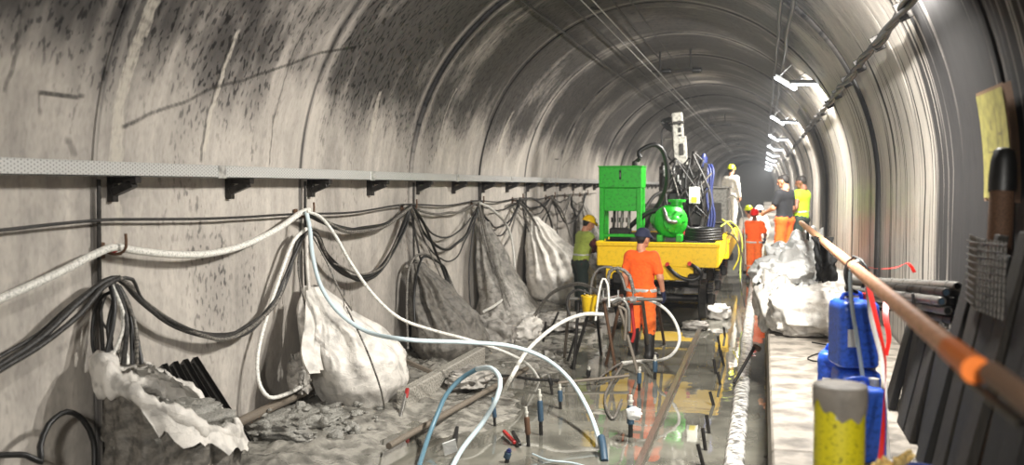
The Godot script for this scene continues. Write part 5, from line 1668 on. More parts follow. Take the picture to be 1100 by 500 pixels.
	for k in 8:
		var a := TAU * k / 8.0
		var fr := mb.frame(ax)
		var q := c + ax * 0.23 + (fr.x * cos(a) + fr.z * sin(a)) * 0.16
		mb = MB.new()
		mb.cyl(q, q + ax * 0.025, 0.017, 0.017, 6)
		add(mb, "bolt", M.green_paint, fl)
	mb = MB.new()
	mb.cyl(c + Vector3(0.1, 0.16, -0.05), c + Vector3(0.1, 0.36, -0.05), 0.1, 0.1, 18)
	mb.cyl(c + Vector3(0.1, 0.33, -0.05), c + Vector3(0.1, 0.37, -0.05), 0.15, 0.15, 18)
	add(mb, "outlet", M.green_paint, o)
	mb = MB.new()
	mb.cyl(c - ax * 0.14, c - ax * 0.62, 0.16, 0.16, 20)
	add(mb, "motor", M.green_paint, o)
	for s in [-0.16, 0.16]:
		box_part(o, "foot", M.green_paint, Vector3(c.x + s, dk + 0.06, c.z), Vector3(0.1, 0.12, 0.4), 0.01)
	mb = MB.new()
	mb.tube([c + ax * 0.26, c + ax * 0.38 + Vector3(-0.05, 0, 0), c + ax * 0.42 + Vector3(-0.18, 0.02, 0), c + ax * 0.4 + Vector3(-0.22, 0.14, 0), c + ax * 0.3 + Vector3(-0.22, 0.22, 0)], 0.03, 10)
	add(mb, "drain_bend", M.grey_steel, o)
	# drill rig
	rig(dk)
	# hose coil on the deck
	rng.seed = 31
	var cc := Vector3(-0.99, 1.47, -16.30)
	for k in 5:
		var pts := []
		for i in 17:
			var a := TAU * i / 16.0
			pts.append(Vector3(cc.x + 0.32 * cos(a) * (1.0 - 0.03 * k), dk + 0.03 + 0.042 * k + 0.006 * sin(a * 3.0), -16.35 + 0.4 * sin(a) * (1.0 - 0.03 * k)))
		hose("hose_coil", ["bottom", "second", "third", "fourth", "top"][k] + " turn of the black hose coil at the wagon's front right corner", M.black_rubber if k % 2 == 0 else M.dusty_black, 0.022, pts, "black hose coil on the wagon", "hose")
	o = thing("tool_box", "low black box on the deck behind the hose coil", "box", Vector3(-1.0, dk, -18.2))
	box_part(o, "case", M.black_rubber, Vector3(-0.98, dk + 0.12, -18.3), Vector3(0.5, 0.24, 0.8), 0.02)
	box_part(o, "lid", M.dark_steel, Vector3(-0.98, dk + 0.25, -18.3), Vector3(0.54, 0.03, 0.84), 0.01)
	# second wagon with white plant
	wagon("rear yellow rail wagon behind the drill rig", -20.2, -27.5, 1.2, false)
	o = thing("generator", "white and grey generator box on the rear wagon", "generator", Vector3(-1.5, 1.2, -23.0))
	var hs := box_part(o, "housing", M.mast_white, Vector3(-1.35, 1.75, -23.4), Vector3(1.1, 1.1, 1.6), 0.04)
	box_part(hs, "louvre_panel", M.dark_steel, Vector3(-1.35, 1.7, -22.59), Vector3(0.8, 0.5, 0.02), 0.004)
	box_part(o, "roof", M.grey_steel, Vector3(-1.35, 2.32, -23.4), Vector3(1.18, 0.04, 1.7), 0.01)
	mb = MB.new()
	mb.cyl(Vector3(-1.7, 2.33, -23.6), Vector3(-1.7, 2.62, -23.6), 0.05, 0.05, 12)
	add(mb, "exhaust", M.dark_steel, o)
	o = thing("mixing_drum", "grey mixing drum standing at the rear wagon's front end", "drum", Vector3(-2.2, 1.2, -21.0))
	mb = MB.new()
	mb.lathe(Vector3(-2.2, 1.2, -21.0), Vector3.UP, [[0.0, 0.0], [0.36, 0.0], [0.4, 0.1], [0.4, 0.62], [0.38, 0.7], [0.42, 0.71], [0.42, 0.75], [0.36, 0.75], [0.34, 0.7], [0.0, 0.66]], 28)
	add(mb, "drum_shell", M.grey_steel, o)
	# yellow and lime hoses hanging off the wagon's side
	var k := 0
	for q in [["yellow hose hanging off the wagon's side nearest the red helmet", "yellow_hose", [Vector3(-0.76, 1.70, -18.50), Vector3(-0.59, 1.57, -18.30), Vector3(-0.47, 1.32, -18.20), Vector3(-0.43, 1.01, -18.10), Vector3(-0.53, 0.76, -18.10)]], ["dull green hose looped over the wagon's side sill", "dull_lime_cloth", [Vector3(-0.76, 1.59, -17.80), Vector3(-0.60, 1.69, -17.90), Vector3(-0.45, 1.55, -18.00), Vector3(-0.37, 1.27, -18.00), Vector3(-0.40, 0.77, -18.00), Vector3(-0.35, 0.33, -17.60)]], ["black hose dropping from the wagon into the gutter water", "black_rubber", [Vector3(-0.70, 1.47, -18.00), Vector3(-0.49, 1.37, -17.90), Vector3(-0.35, 0.97, -17.80), Vector3(-0.37, 0.55, -17.60), Vector3(-0.29, 0.20, -17.00)]], ["grey cable drooping between the wagon and the rear one", "grey_hose", [Vector3(-0.75, 2.06, -20.00), Vector3(-0.60, 2.16, -20.00), Vector3(-0.44, 1.86, -20.00), Vector3(-0.36, 1.40, -19.60), Vector3(-0.32, 0.78, -19.00)]]]:
		hose("hose", q[0], M[q[1]], 0.014, q[2], "hoses off the wagon's side")
		k += 1


func rig(dk: float) -> void:
	var zc := -18.0
	var o := thing("drill_rig", "black drill rig with a tall pale mast on the yellow wagon", "drill rig", Vector3(-1.55, dk, zc))
	# base frame of dark bars
	box_part(o, "base_frame", M.dark_steel, Vector3(-1.45, dk + 0.09, zc), Vector3(0.9, 0.18, 1.1), 0.015)
	for q in [[-1.85, -0.35], [-1.1, -0.35], [-1.85, 0.35], [-1.1, 0.35]]:
		var mb := MB.new()
		mb.bar(Vector3(q[0], dk + 0.15, zc + q[1]), Vector3(q[0] + 0.06, 2.78, zc + q[1] * 0.7), Vector2(0.07, 0.07))
		add(mb, "upright", M.dark_steel, o)
	for y in [1.95, 2.3, 2.62]:
		for s in [-0.28, 0.28]:
			var mb := MB.new()
			mb.bar(Vector3(-1.9, y, zc + s), Vector3(-1.02, y + 0.03, zc + s), Vector2(0.06, 0.06))
			add(mb, "cross_bar", M.dark_steel, o)
	box_part(o, "carriage", M.dark_steel, Vector3(-1.48, 2.45, zc), Vector3(0.62, 0.4, 0.5), 0.03)
	box_part(o, "gearbox", M.black_rubber, Vector3(-1.5, 2.0, zc - 0.05), Vector3(0.5, 0.5, 0.5), 0.04)
	box_part(o, "control_arm", M.dark_steel, Vector3(-1.17, 2.18, -17.5), Vector3(0.06, 0.06, 0.5), 0.01)
	box_part(o, "pump_block", M.dark_steel, Vector3(-1.68, 1.72, zc + 0.12), Vector3(0.4, 0.34, 0.5), 0.03)
	box_part(o, "valve_bank", M.dark_steel, Vector3(-1.22, 1.85, zc + 0.1), Vector3(0.3, 0.5, 0.4), 0.03)
	box_part(o, "oil_tank", M.black_rubber, Vector3(-1.75, 2.32, zc - 0.1), Vector3(0.34, 0.5, 0.5), 0.04)
	box_part(o, "feed_motor", M.dark_steel, Vector3(-1.2, 2.42, zc + 0.02), Vector3(0.3, 0.36, 0.44), 0.04)
	var mb := MB.new()
	mb.cyl(Vector3(-1.82, 2.25, zc + 0.2), Vector3(-1.82, 2.72, zc + 0.2), 0.09, 0.09, 16)
	mb.cyl(Vector3(-1.82, 2.72, zc + 0.2), Vector3(-1.82, 2.8, zc + 0.2), 0.06, 0.05, 16)
	add(mb, "hydraulic_motor", M.dark_steel, o)
	mb = MB.new()
	mb.cyl(Vector3(-1.12, 2.6, zc + 0.1), Vector3(-1.09, 2.9, zc + 0.1), 0.075, 0.075, 16)
	mb.cyl(Vector3(-1.09, 2.9, zc + 0.1), Vector3(-1.085, 2.96, zc + 0.1), 0.05, 0.03, 12)
	add(mb, "blue_motor", M.blue_paint, o)
	mb = MB.new()
	mb.cyl(Vector3(-1.3, 2.75, zc - 0.3), Vector3(-1.28, 3.02, zc - 0.3), 0.06, 0.06, 12)
	add(mb, "filter_can", M.dark_steel, o)
	# mast: two pale box sections and a dark guide
	var lean := Basis(Vector3(0, 0, 1), 0.07)
	var foot := Vector3(-1.50, 2.62, zc + 0.05)
	var lower := box_part(o, "mast_section", M.mast_white, foot + lean * Vector3(0, 0.36, 0), Vector3(0.24, 0.62, 0.2), 0.012, lean)
	var upper := box_part(o, "mast_section", M.mast_white, foot + lean * Vector3(-0.015, 0.86, 0), Vector3(0.19, 0.52, 0.16), 0.012, lean)
	box_part(o, "guide_plate", M.dark_steel, foot + lean * Vector3(-0.12, 0.75, 0.02), Vector3(0.03, 0.72, 0.14), 0.005, lean)
	for k in 3:
		box_part(upper, "mast_slot", M.dark_steel, foot + lean * Vector3(0.02, 0.66 + 0.13 * k, 0.085), Vector3(0.05, 0.09, 0.012), 0.003, lean)
	box_part(lower, "mast_slot", M.dark_steel, foot + lean * Vector3(0.03, 0.42, 0.105), Vector3(0.08, 0.22, 0.012), 0.003, lean)
	box_part(o, "mast_clamp", M.dark_steel, foot + lean * Vector3(-0.01, 0.93, 0.02), Vector3(0.22, 0.05, 0.2), 0.008, lean)
	box_part(o, "mast_clamp", M.dark_steel, foot + lean * Vector3(0.0, 0.08, 0.02), Vector3(0.3, 0.1, 0.26), 0.01, lean)
	# control panel
	var p := box_part(o, "control_panel", M.panel_white, Vector3(-1.21, 2.18, -17.25), Vector3(0.19, 0.3, 0.08), 0.008)
	box_part(p, "panel_sticker", M.sticker_yellow, Vector3(-1.21, 2.10, -17.20), Vector3(0.1, 0.1, 0.012), 0.001)
	# pipes and hoses around it
	rng.seed = 5
	var cols := [M.black_rubber, M.black_rubber, M.dusty_black, M.dark_steel, M.grey_hose, M.black_rubber, M.dusty_black]
	for k in 18:
		var a := Vector3(rng.randf_range(-1.95, -1.05), rng.randf_range(2.2, 2.85), zc + rng.randf_range(0.2, 0.4))
		var b := Vector3(rng.randf_range(-2.05, -0.95), rng.randf_range(dk + 0.05, 1.8), zc + rng.randf_range(0.25, 0.6))
		mb = MB.new()
		mb.tube([a, a + Vector3(rng.randf_range(-0.2, 0.2), 0.12, 0.08), a.lerp(b, 0.5) + Vector3(rng.randf_range(-0.2, 0.2), 0, rng.randf_range(0.05, 0.2)), b], rng.randf_range(0.012, 0.02), 6)
		add(mb, "hydraulic_hose", cols[k % 7], o)
	for k in 3:
		mb = MB.new()
		var x := -1.0 + 0.05 * k
		mb.tube([Vector3(x - 0.05, 2.75, zc + 0.15), Vector3(x, 2.6, zc + 0.25), Vector3(x - 0.02 + 0.02 * sin(k * 2.0), 2.2, zc + 0.3), Vector3(x + 0.03, 1.8, zc + 0.35), Vector3(x, 1.5, zc + 0.4)], 0.024, 8)
		add(mb, "blue_hose", M.blue_paint, o)
	for k in 2:
		mb = MB.new()
		mb.tube([Vector3(-1.7 + 0.1 * k, 1.9, zc + 0.4), Vector3(-1.62 + 0.1 * k, 1.75, zc + 0.55), Vector3(-1.5 + 0.08 * k, 1.6, zc + 0.6), Vector3(-1.4, 1.45, zc + 0.6)], 0.016, 6)
		add(mb, "red_hose", M.red_hose, o)
	# bright fittings
	for k in 14:
		var q := Vector3(rng.randf_range(-1.85, -1.1), rng.randf_range(2.35, 2.75), zc + rng.randf_range(0.26, 0.36))
		mb = MB.new()
		mb.cyl(q, q + Vector3(0, rng.randf_range(0.06, 0.14), 0.0), 0.022, 0.022, 8)
		add(mb, "fitting", M.galvanised, o)
	# cable bunch at the mast's top
	for k in 5:
		mb = MB.new()
		var t := Vector3(-1.57, 3.57, -18.00)
		mb.tube([t + Vector3(0.06, 0.06 - 0.03 * k, 0), t + Vector3(-0.1, 0.05 + 0.03 * sin(k * 2.0), 0.05), t + Vector3(-0.24 - 0.02 * k, -0.03 + 0.04 * cos(k * 1.7), 0.05), t + Vector3(-0.14, -0.10 - 0.02 * k, 0.08), t + Vector3(0.0, -0.08, 0.05)], 0.02, 7)
		add(mb, "cable_bunch", M.black_rubber, o)
	mb = MB.new()
	mb.tube([Vector3(-1.69, 3.54, -18.00), Vector3(-1.87, 3.45, -18.00), Vector3(-1.89, 3.24, -18.00), Vector3(-1.83, 3.01, -18.00), Vector3(-1.69, 2.83, -18.00), Vector3(-1.49, 2.74, -17.90)], 0.016, 7)
	add(mb, "mast_cable", M.black_rubber, o)
	mb = MB.new()
	mb.tube([Vector3(-1.83, 3.24, -18.00), Vector3(-1.66, 3.25, -18.00), Vector3(-1.46, 3.29, -18.00)], 0.008, 5)
	add(mb, "stay_wire", M.galvanised, o)


# ---------------------------------------------------------------- under the vault
func overhead() -> void:
	# contact wires
	var wl := ["inner of the two bright overhead wires under the vault's crown", "outer of the two bright overhead wires under the vault's crown"]
	for k in 2:
		var mb := MB.new()
		var x := -2.28 + 0.13 * k
		mb.cyl(Vector3(x, 4.72 + 0.01 * k, 6.0), Vector3(x + 0.02, 4.72 + 0.01 * k, -70.0), 0.009, 0.009, 6)
		tag(add(mb, "overhead_wire", M.galvanised), wl[k], "wire", "overhead wires")
	for k in 2:
		var mb := MB.new()
		var x := -2.22 + 0.28 * k
		mb.cyl(Vector3(x, 5.12 - 0.02 * k, 6.0), Vector3(x, 5.12 - 0.02 * k, -70.0), 0.012, 0.012, 6)
		tag(add(mb, "overhead_wire", M.dusty_black), ["dark carrier cable close under the vault, above the bright wires", "second dark carrier cable close under the vault"][k], "wire", "overhead wires")
	# dark strands added to stand for the wire shadows on the vault
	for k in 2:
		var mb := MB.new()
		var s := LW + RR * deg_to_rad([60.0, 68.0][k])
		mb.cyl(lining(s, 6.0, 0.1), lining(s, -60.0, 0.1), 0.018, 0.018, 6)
		tag(add(mb, "vault_wire_shadow", M.black_rubber), ["lower dark strand added as a wire shadow along the vault's shoulder", "upper dark strand added as a wire shadow along the vault's shoulder"][k], "cable", "added wire shadows on the vault")
	# supports with insulators
	var order := ["nearest", "second", "third", "farthest"]
	var n := 0
	for z in [-20.5, -39.0, -57.0]:
		var zf: float = z
		var o := thing("wire_support", order[n] + " dark wire support with two hangers and insulators under the vault", "wire support", Vector3(-1.9, 4.7, zf), "overhead wire supports")
		n += 1
		for x in [-2.2, -1.55]:
			var mb := MB.new()
			var top := CY + sqrt(RR * RR - pow(x - CX, 2.0)) - 0.04
			mb.cyl(Vector3(x, 4.86, zf), Vector3(x, top, zf), 0.022, 0.022, 8)
			add(mb, "hanger_rod", M.dark_steel, o)
			mb = MB.new()
			mb.lathe(Vector3(x + 0.04, 4.84, zf), Vector3(1, 0, 0), [[0.03, 0.0], [0.07, 0.02], [0.035, 0.05], [0.07, 0.07], [0.035, 0.1], [0.07, 0.12], [0.035, 0.15], [0.07, 0.17], [0.03, 0.2]], 14)
			add(mb, "insulator", M.black_rubber, o)
		var mb := MB.new()
		mb.cyl(Vector3(-2.4, 4.84, zf), Vector3(-1.3, 4.84, zf), 0.022, 0.022, 8)
		add(mb, "cross_arm", M.dark_steel, o)
		mb = MB.new()
		mb.cyl(Vector3(-2.3, 4.84, zf), Vector3(-2.22, 4.73, zf), 0.012, 0.012, 6)
		add(mb, "wire_clamp", M.dark_steel, o)
	# dropper between carrier and contact wire
	var mb2 := MB.new()
	mb2.cyl(Vector3(-2.22, 5.12, -12.6), Vector3(-2.22, 4.73, -12.6), 0.01, 0.01, 6)
	mb2.bx(Vector3(-2.22, 4.75, -12.6), Vector3(0.14, 0.04, 0.06), 0.006)
	tag(add(mb2, "wire_dropper", M.dark_steel), "short dark dropper clamping the bright overhead wires", "clamp")
	# cable bundle high on the right wall
	var s := LTOT - LW - RR * asin((3.66 - CY) / RR)
	for k in 3:
		var pts := []
		for i in 60:
			var z := 4.0 - 0.9 * i
			var a := z * 2.2 + k * 2.1
			pts.append(lining(s + 0.03 * sin(a) + 0.012 * sin(z * 5.0 + k), z, 0.085 + 0.025 * cos(a)))
		hose("wall_cable", ["first", "second", "third"][k] + " of three twisted black cables high on the shiny wall", M.black_rubber, 0.022, pts, "twisted cables on the shiny wall", "cable")
	var cl := 0
	for i in 12:
		var z := -4.2 - 1.6 * i
		var mb := MB.new()
		var q := lining(s, z, 0.085)
		var d := (Vector3(CX, CY, z) - q).normalized()
		mb.bx(q - d * 0.02, Vector3(0.1, 0.14, 0.04), 0.006, Basis(d, Vector3(0, 0, 1).cross(d), Vector3(0, 0, 1)))
		tag(add(mb, "cable_clip", M.dark_steel), "dark clip holding the twisted cables to the shiny wall", "clip", "clips of the twisted cables")
	# sagging supply cable that feeds the lamps
	for k in 2:
		var pts := []
		for i in 90:
			var z := 6.0 - 0.8 * i
			pts.append(lining(LTOT - LW - RR * deg_to_rad(50.0 - 3.0 * k), z, 0.10 + 0.035 * absf(sin(z * 0.9 + k)) + 0.01 * sin(z * 7.0)))
		hose("lamp_cable", ["outer", "inner"][k] + " of two wavy black supply cables above the batten lamps", M.black_rubber, 0.028, pts, "supply cables of the lamps", "cable")


func small_things() -> void:
	pass


# ---------------------------------------------------------------- people
# caps: tapered capsules [a, b, ra, rb]; joined by a smooth minimum and meshed as surface nets
func nets(mb: MB, caps: Array, k: float, h: float, ylo := -99.0, yhi := 99.0, wrinkle := 0.0, sd := 0) -> void:
	var lo := Vector3.ONE * 1e6
	var hi := -lo
	for c in caps:
		var r := maxf(c[2], c[3]) + h * 2.5
		lo = lo.min((c[0] as Vector3).min(c[1]) - Vector3.ONE * r)
		hi = hi.max((c[0] as Vector3).max(c[1]) + Vector3.ONE * r)
	lo.y = maxf(lo.y, ylo - h * 2.5)
	hi.y = minf(hi.y, yhi + h * 2.5)
	var nx := int((hi.x - lo.x) / h) + 2
	var ny := int((hi.y - lo.y) / h) + 2
	var nz := int((hi.z - lo.z) / h) + 2
	var d := PackedFloat32Array()
	d.resize(nx * ny * nz)
	d.fill(1.0)
	for c in caps:
		var a: Vector3 = c[0]
		var b: Vector3 = c[1]
		var ra: float = c[2]
		var rb: float = c[3]
		var ab := b - a
		var l2 := maxf(ab.length_squared(), 1e-9)
		var r := maxf(ra, rb) + k + h * 2.0
		var m0 := a.min(b) - Vector3.ONE * r
		var m1 := a.max(b) + Vector3.ONE * r
		var x0 := clampi(int((m0.x - lo.x) / h), 0, nx - 1)
		var x1 := clampi(int((m1.x - lo.x) / h) + 1, 0, nx - 1)
		var y0 := clampi(int((m0.y - lo.y) / h), 0, ny - 1)
		var y1 := clampi(int((m1.y - lo.y) / h) + 1, 0, ny - 1)
		var z0 := clampi(int((m0.z - lo.z) / h), 0, nz - 1)
		var z1 := clampi(int((m1.z - lo.z) / h) + 1, 0, nz - 1)
		for z in range(z0, z1 + 1):
			for y in range(y0, y1 + 1):
				var i := (z * ny + y) * nx
				for x in range(x0, x1 + 1):
					var p := Vector3(lo.x + x * h, lo.y + y * h, lo.z + z * h) - a
					var t := clampf(p.dot(ab) / l2, 0.0, 1.0)
					var e := (p - ab * t).length() - (ra + (rb - ra) * t)
					var f := d[i + x]
					if f > 0.99:
						d[i + x] = e
					else:
						var w := maxf(k - absf(f - e), 0.0)
						d[i + x] = minf(f, e) - w * w * 0.25 / k
	for z in nz:
		for y in ny:
			var yy := lo.y + y * h
			var cl := maxf(ylo - yy, yy - yhi)
			if cl > -h * 2.0:
				var i := (z * ny + y) * nx
				for x in nx:
					d[i + x] = maxf(d[i + x], cl)
	var id := PackedInt32Array()
	id.resize(nx * ny * nz)
	id.fill(-1)
	var pts := PackedVector3Array()
	var sy := nx
	var sz := nx * ny
	var off := [0, 1, sy, sy + 1, sz, sz + 1, sz + sy, sz + sy + 1]
	var edges := [[0, 1], [2, 3], [4, 5], [6, 7], [0, 2], [1, 3], [4, 6], [5, 7], [0, 4], [1, 5], [2, 6], [3, 7]]
	for z in nz - 1:
		for y in ny - 1:
			var i := (z * ny + y) * nx
			for x in nx - 1:
				var q := i + x
				var s := int(d[q] < 0.0) + int(d[q + 1] < 0.0) + int(d[q + sy] < 0.0) + int(d[q + sy + 1] < 0.0) + int(d[q + sz] < 0.0) + int(d[q + sz + 1] < 0.0) + int(d[q + sz + sy] < 0.0) + int(d[q + sz + sy + 1] < 0.0)
				if s == 0 or s == 8:
					continue
				var acc := Vector3.ZERO
				var n := 0
				for e in edges:
					var u: float = d[q + off[e[0]]]
					var v: float = d[q + off[e[1]]]
					if (u < 0.0) != (v < 0.0):
						var t := u / (u - v)
						var a0: int = e[0]
						var b0: int = e[1]
						acc += Vector3(a0 & 1, (a0 >> 1) & 1, a0 >> 2).lerp(Vector3(b0 & 1, (b0 >> 1) & 1, b0 >> 2), t)
						n += 1
				id[q] = pts.size()
				pts.append(lo + (Vector3(x, y, z) + acc / n) * h)
	var tri := PackedInt32Array()
	var st := [1, sy, sz]
	for z in range(1, nz - 1):
		for y in range(1, ny - 1):
			var i := (z * ny + y) * nx
			for x in range(1, nx - 1):
				var q := i + x
				if id[q] < 0 and id[q - 1] < 0 and id[q - sy] < 0 and id[q - sz] < 0 and id[q - sy - sz] < 0 and id[q - 1 - sz] < 0 and id[q - 1 - sy] < 0:
					continue
				var u := d[q]
				for ax in 3:
					var v: float = d[q + st[ax]]
					if (u < 0.0) == (v < 0.0):
						continue
					var s1: int = st[(ax + 1) % 3]
					var s2: int = st[(ax + 2) % 3]
					var a := id[q - s1 - s2]
					var b := id[q - s2]
					var c := id[q]
					var e := id[q - s1]
					if a < 0 or b < 0 or c < 0 or e < 0:
						continue
					if u < 0.0:
						tri.append_array(PackedInt32Array([a, e, c, a, c, b]))
					else:
						tri.append_array(PackedInt32Array([a, b, c, a, c, e]))
	var nn := PackedVector3Array()
	nn.resize(pts.size())
	for i in range(0, tri.size(), 3):
		var f := (pts[tri[i + 2]] - pts[tri[i]]).cross(pts[tri[i + 1]] - pts[tri[i]])
		nn[tri[i]] += f; nn[tri[i + 1]] += f; nn[tri[i + 2]] += f
	var fz := FastNoiseLite.new()
	fz.seed = sd
	fz.frequency = 9.0
	fz.fractal_octaves = 2
	var base := mb.v.size()
	for i in pts.size():
		var g := nn[i].normalized()
		var p := pts[i]
		if wrinkle > 0.0:
			p += g * wrinkle * fz.get_noise_3d(p.x, p.y * 0.8, p.z)
		mb.v.append(p)
		mb.n.append(g)
		mb.t.append(Vector2(p.x + p.z, p.y))
	for i in tri:
		mb.ix.append(base + i)


# palm and five bent fingers from the wrist w along d; nrm points out of the palm, thumb on side
func hand_caps(w: Vector3, d: Vector3, nrm: Vector3, side: Vector3, curl: float) -> Array:
	d = d.normalized()
	nrm = (nrm - d * nrm.dot(d)).normalized()
	side = (side - d * side.dot(d) - nrm * side.dot(nrm)).normalized()
	var caps := [[w - d * 0.03, w + d * 0.015, 0.027, 0.026]]
	var lens := [0.072, 0.082, 0.076, 0.06]
	for i in 4:
		var o := side * (0.03 - 0.02 * i)
		var k := w + d * (0.088 - 0.006 * absf(i - 1.2)) + o
		caps.append([w + d * 0.012 + o * 0.6, k, 0.016, 0.0125])
		var a1 := curl
		var d1 := d * cos(a1) + nrm * sin(a1) + side * 0.05 * (1.5 - i)
		var m: Vector3 = k + d1.normalized() * float(lens[i]) * 0.55
		var d2 := d * cos(a1 * 2.2) + nrm * sin(a1 * 2.2)
		caps.append([k, m, 0.0105, 0.0095])
		caps.append([m, m + d2 * float(lens[i]) * 0.5, 0.0093, 0.008])
	var t0 := w + d * 0.025 + side * 0.024
	var t1 := t0 + (d * 0.55 + side * 0.75 + nrm * 0.3).normalized() * 0.045
	caps.append([t0, t1, 0.014, 0.012])
	caps.append([t1, t1 + (d * 0.85 + side * 0.25 + nrm * 0.45).normalized() * 0.036, 0.0115, 0.009])
	return caps


func clothes(o: Node, called: String, caps: Array, m: Material, k: float, ylo := -99.0, yhi := 99.0, wrinkle := 0.008, h := 0.016) -> MeshInstance3D:
	var mb := MB.new()
	nets(mb, caps, k, h, ylo, yhi, wrinkle, called.length() * 7)
	var c := MeshInstance3D.new()
	c.name = called
	c.mesh = mb.mesh()
	c.material_override = m
	o.add_child(c, true)
	return c


func grown(caps: Array, by: float, to := 1.0) -> Array:
	var q := []
	for c in caps:
		q.append([c[0], (c[0] as Vector3).lerp(c[1], to), float(c[2]) + by, lerpf(c[2], c[3], to) + by])
	return q


# local axes: facing +z, left hand on +x, soles at y = 0, 1.75 m tall
func person(label: String, at: Vector3, facing: Vector3, s: float, w: Dictionary) -> MeshInstance3D:
	var lean: float = w.get("lean", 0.0)
	var tor := Basis(Vector3.RIGHT, lean)
	var piv := Vector3(0, 0.95, 0)
	var up := func(p: Vector3) -> Vector3: return piv + tor * (p - piv)
	var shl: Vector3 = up.call(Vector3(0.175, 1.41, -0.01))
	var shr: Vector3 = up.call(Vector3(-0.175, 1.41, -0.01))
	var hp: Vector3 = up.call(Vector3(0, 1.635, 0.01)) + (w.get("head_move", Vector3.ZERO) as Vector3)
	var hb := Basis.from_euler(Vector3(w.get("nod", 0.0), w.get("look", 0.0), w.get("tilt", 0.0)), EULER_ORDER_YXZ)
	var el: Vector3 = w.get("elbow_l", Vector3(0.24, 1.13, -0.03))
	var er: Vector3 = w.get("elbow_r", Vector3(-0.24, 1.13, -0.03))
	var wl: Vector3 = w.get("wrist_l", Vector3(0.25, 0.88, 0.05))
	var wr: Vector3 = w.get("wrist_r", Vector3(-0.25, 0.88, 0.05))
	var al: Vector3 = w.get("foot_l", Vector3(0.11, 0.0, 0.02))
	var ar: Vector3 = w.get("foot_r", Vector3(-0.11, 0.0, -0.02))
	var hl := Vector3(0.09, 0.93, 0)
	var hr := Vector3(-0.09, 0.93, 0)
	var kl: Vector3 = hl.lerp(al + Vector3(0, 0.08, 0), 0.5) + Vector3(0, 0, 0.03)
	var kr: Vector3 = hr.lerp(ar + Vector3(0, 0.08, 0), 0.5) + Vector3(0, 0, 0.03)
	var tf: Vector3 = w.get("toes", Vector3(0, 0, 0.15))
	var torso := [[up.call(Vector3(0.065, 1.0, 0)), up.call(Vector3(0.085, 1.33, 0.005)), 0.088, 0.098], [up.call(Vector3(-0.065, 1.0, 0)), up.call(Vector3(-0.085, 1.33, 0.005)), 0.088, 0.098], [up.call(Vector3(0.12, 1.38, -0.01)), up.call(Vector3(-0.12, 1.38, -0.01)), 0.085, 0.085], [hl, hr, 0.1, 0.1], [up.call(Vector3(0, 1.0, 0)), up.call(Vector3(0, 1.36, 0.0)), 0.094, 0.1]]
	var arm_u := [[shl, el, 0.056, 0.043], [shr, er, 0.056, 0.043]]
	var arm_f := [[el, wl, 0.042, 0.028], [er, wr, 0.042, 0.028]]
	var thigh := [[hl, kl, 0.09, 0.062], [hr, kr, 0.09, 0.062]]
	var shin := [[kl, al + Vector3(0, 0.08, 0), 0.06, 0.042], [kr, ar + Vector3(0, 0.08, 0), 0.06, 0.042]]
	var feet := [[al + Vector3(0, 0.05, -0.02), al + Vector3(0.02, 0.035, 0) + tf, 0.045, 0.033], [ar + Vector3(0, 0.05, -0.02), ar + Vector3(-0.02, 0.035, 0) + tf, 0.045, 0.033]]
	var neck := [[up.call(Vector3(0, 1.42, -0.02)), hp + hb * Vector3(0, -0.06, -0.02), 0.06, 0.052]]
	var skin: Material = w.get("skin", M.skin)
	var mb := MB.new()
	nets(mb, torso + arm_u + arm_f + thigh + shin + feet + neck, 0.035, 0.016)
	var H := func(v: Vector3) -> Vector3: return hp + hb * v
	var head := [[H.call(Vector3(0, 0.03, -0.015)), H.call(Vector3(0, 0.03, 0.012)), 0.086, 0.08], [H.call(Vector3(0, 0.01, 0.03)), H.call(Vector3(0, -0.05, 0.045)), 0.064, 0.05], [H.call(Vector3(0, -0.068, 0.045)), H.call(Vector3(0, -0.078, 0.06)), 0.038, 0.028], [H.call(Vector3(0, 0.012, 0.098)), H.call(Vector3(0, -0.024, 0.116)), 0.011, 0.0155], [H.call(Vector3(0.086, 0.008, -0.005)), H.call(Vector3(0.084, -0.028, 0.0)), 0.016, 0.011], [H.call(Vector3(-0.086, 0.008, -0.005)), H.call(Vector3(-0.084, -0.028, 0.0)), 0.016, 0.011], [H.call(Vector3(0.035, 0.032, 0.08)), H.call(Vector3(-0.035, 0.032, 0.08)), 0.016, 0.016], [H.call(Vector3(0, -0.05, -0.025)), H.call(Vector3(0, -0.13, -0.03)), 0.054, 0.056]]
	nets(mb, head, 0.02, 0.006)
	var dl := (wl - el).normalized()
	var dr := (wr - er).normalized()
	nets(mb, hand_caps(wl, w.get("hand_l", dl), w.get("palm_l", Vector3(-1, 0, 0)), w.get("thumb_l", Vector3(0, 0, 1)), w.get("curl_l", 0.45)), 0.008, 0.0045)
	nets(mb, hand_caps(wr, w.get("hand_r", dr), w.get("palm_r", Vector3(1, 0, 0)), w.get("thumb_r", Vector3(0, 0, 1)), w.get("curl_r", 0.45)), 0.008, 0.0045)
	var o := MeshInstance3D.new()
	o.name = numbered("person")
	o.mesh = mb.mesh()
	o.material_override = skin
	add_child(o)
	o.position = at
	o.rotation.y = atan2(facing.x, facing.z)
	o.scale = Vector3.ONE * s
	tag(o, label, "person", "workers")
	# clothes
	var top: Material = w.shirt
	clothes(o, "shirt", grown(torso, 0.018) + grown(arm_u, 0.022, w.get("sleeve", 0.7)) + (grown(arm_f, 0.018, 0.92) if w.get("long", false) else []), top, 0.04, 0.86, 1.52, 0.014)
	var tr := clothes(o, "trousers", grown([torso[3]], 0.022) + grown(thigh, 0.026) + grown(shin, 0.03, w.get("leg_end", 0.9)), w.trousers, 0.035, -9.0, 0.99, 0.016)
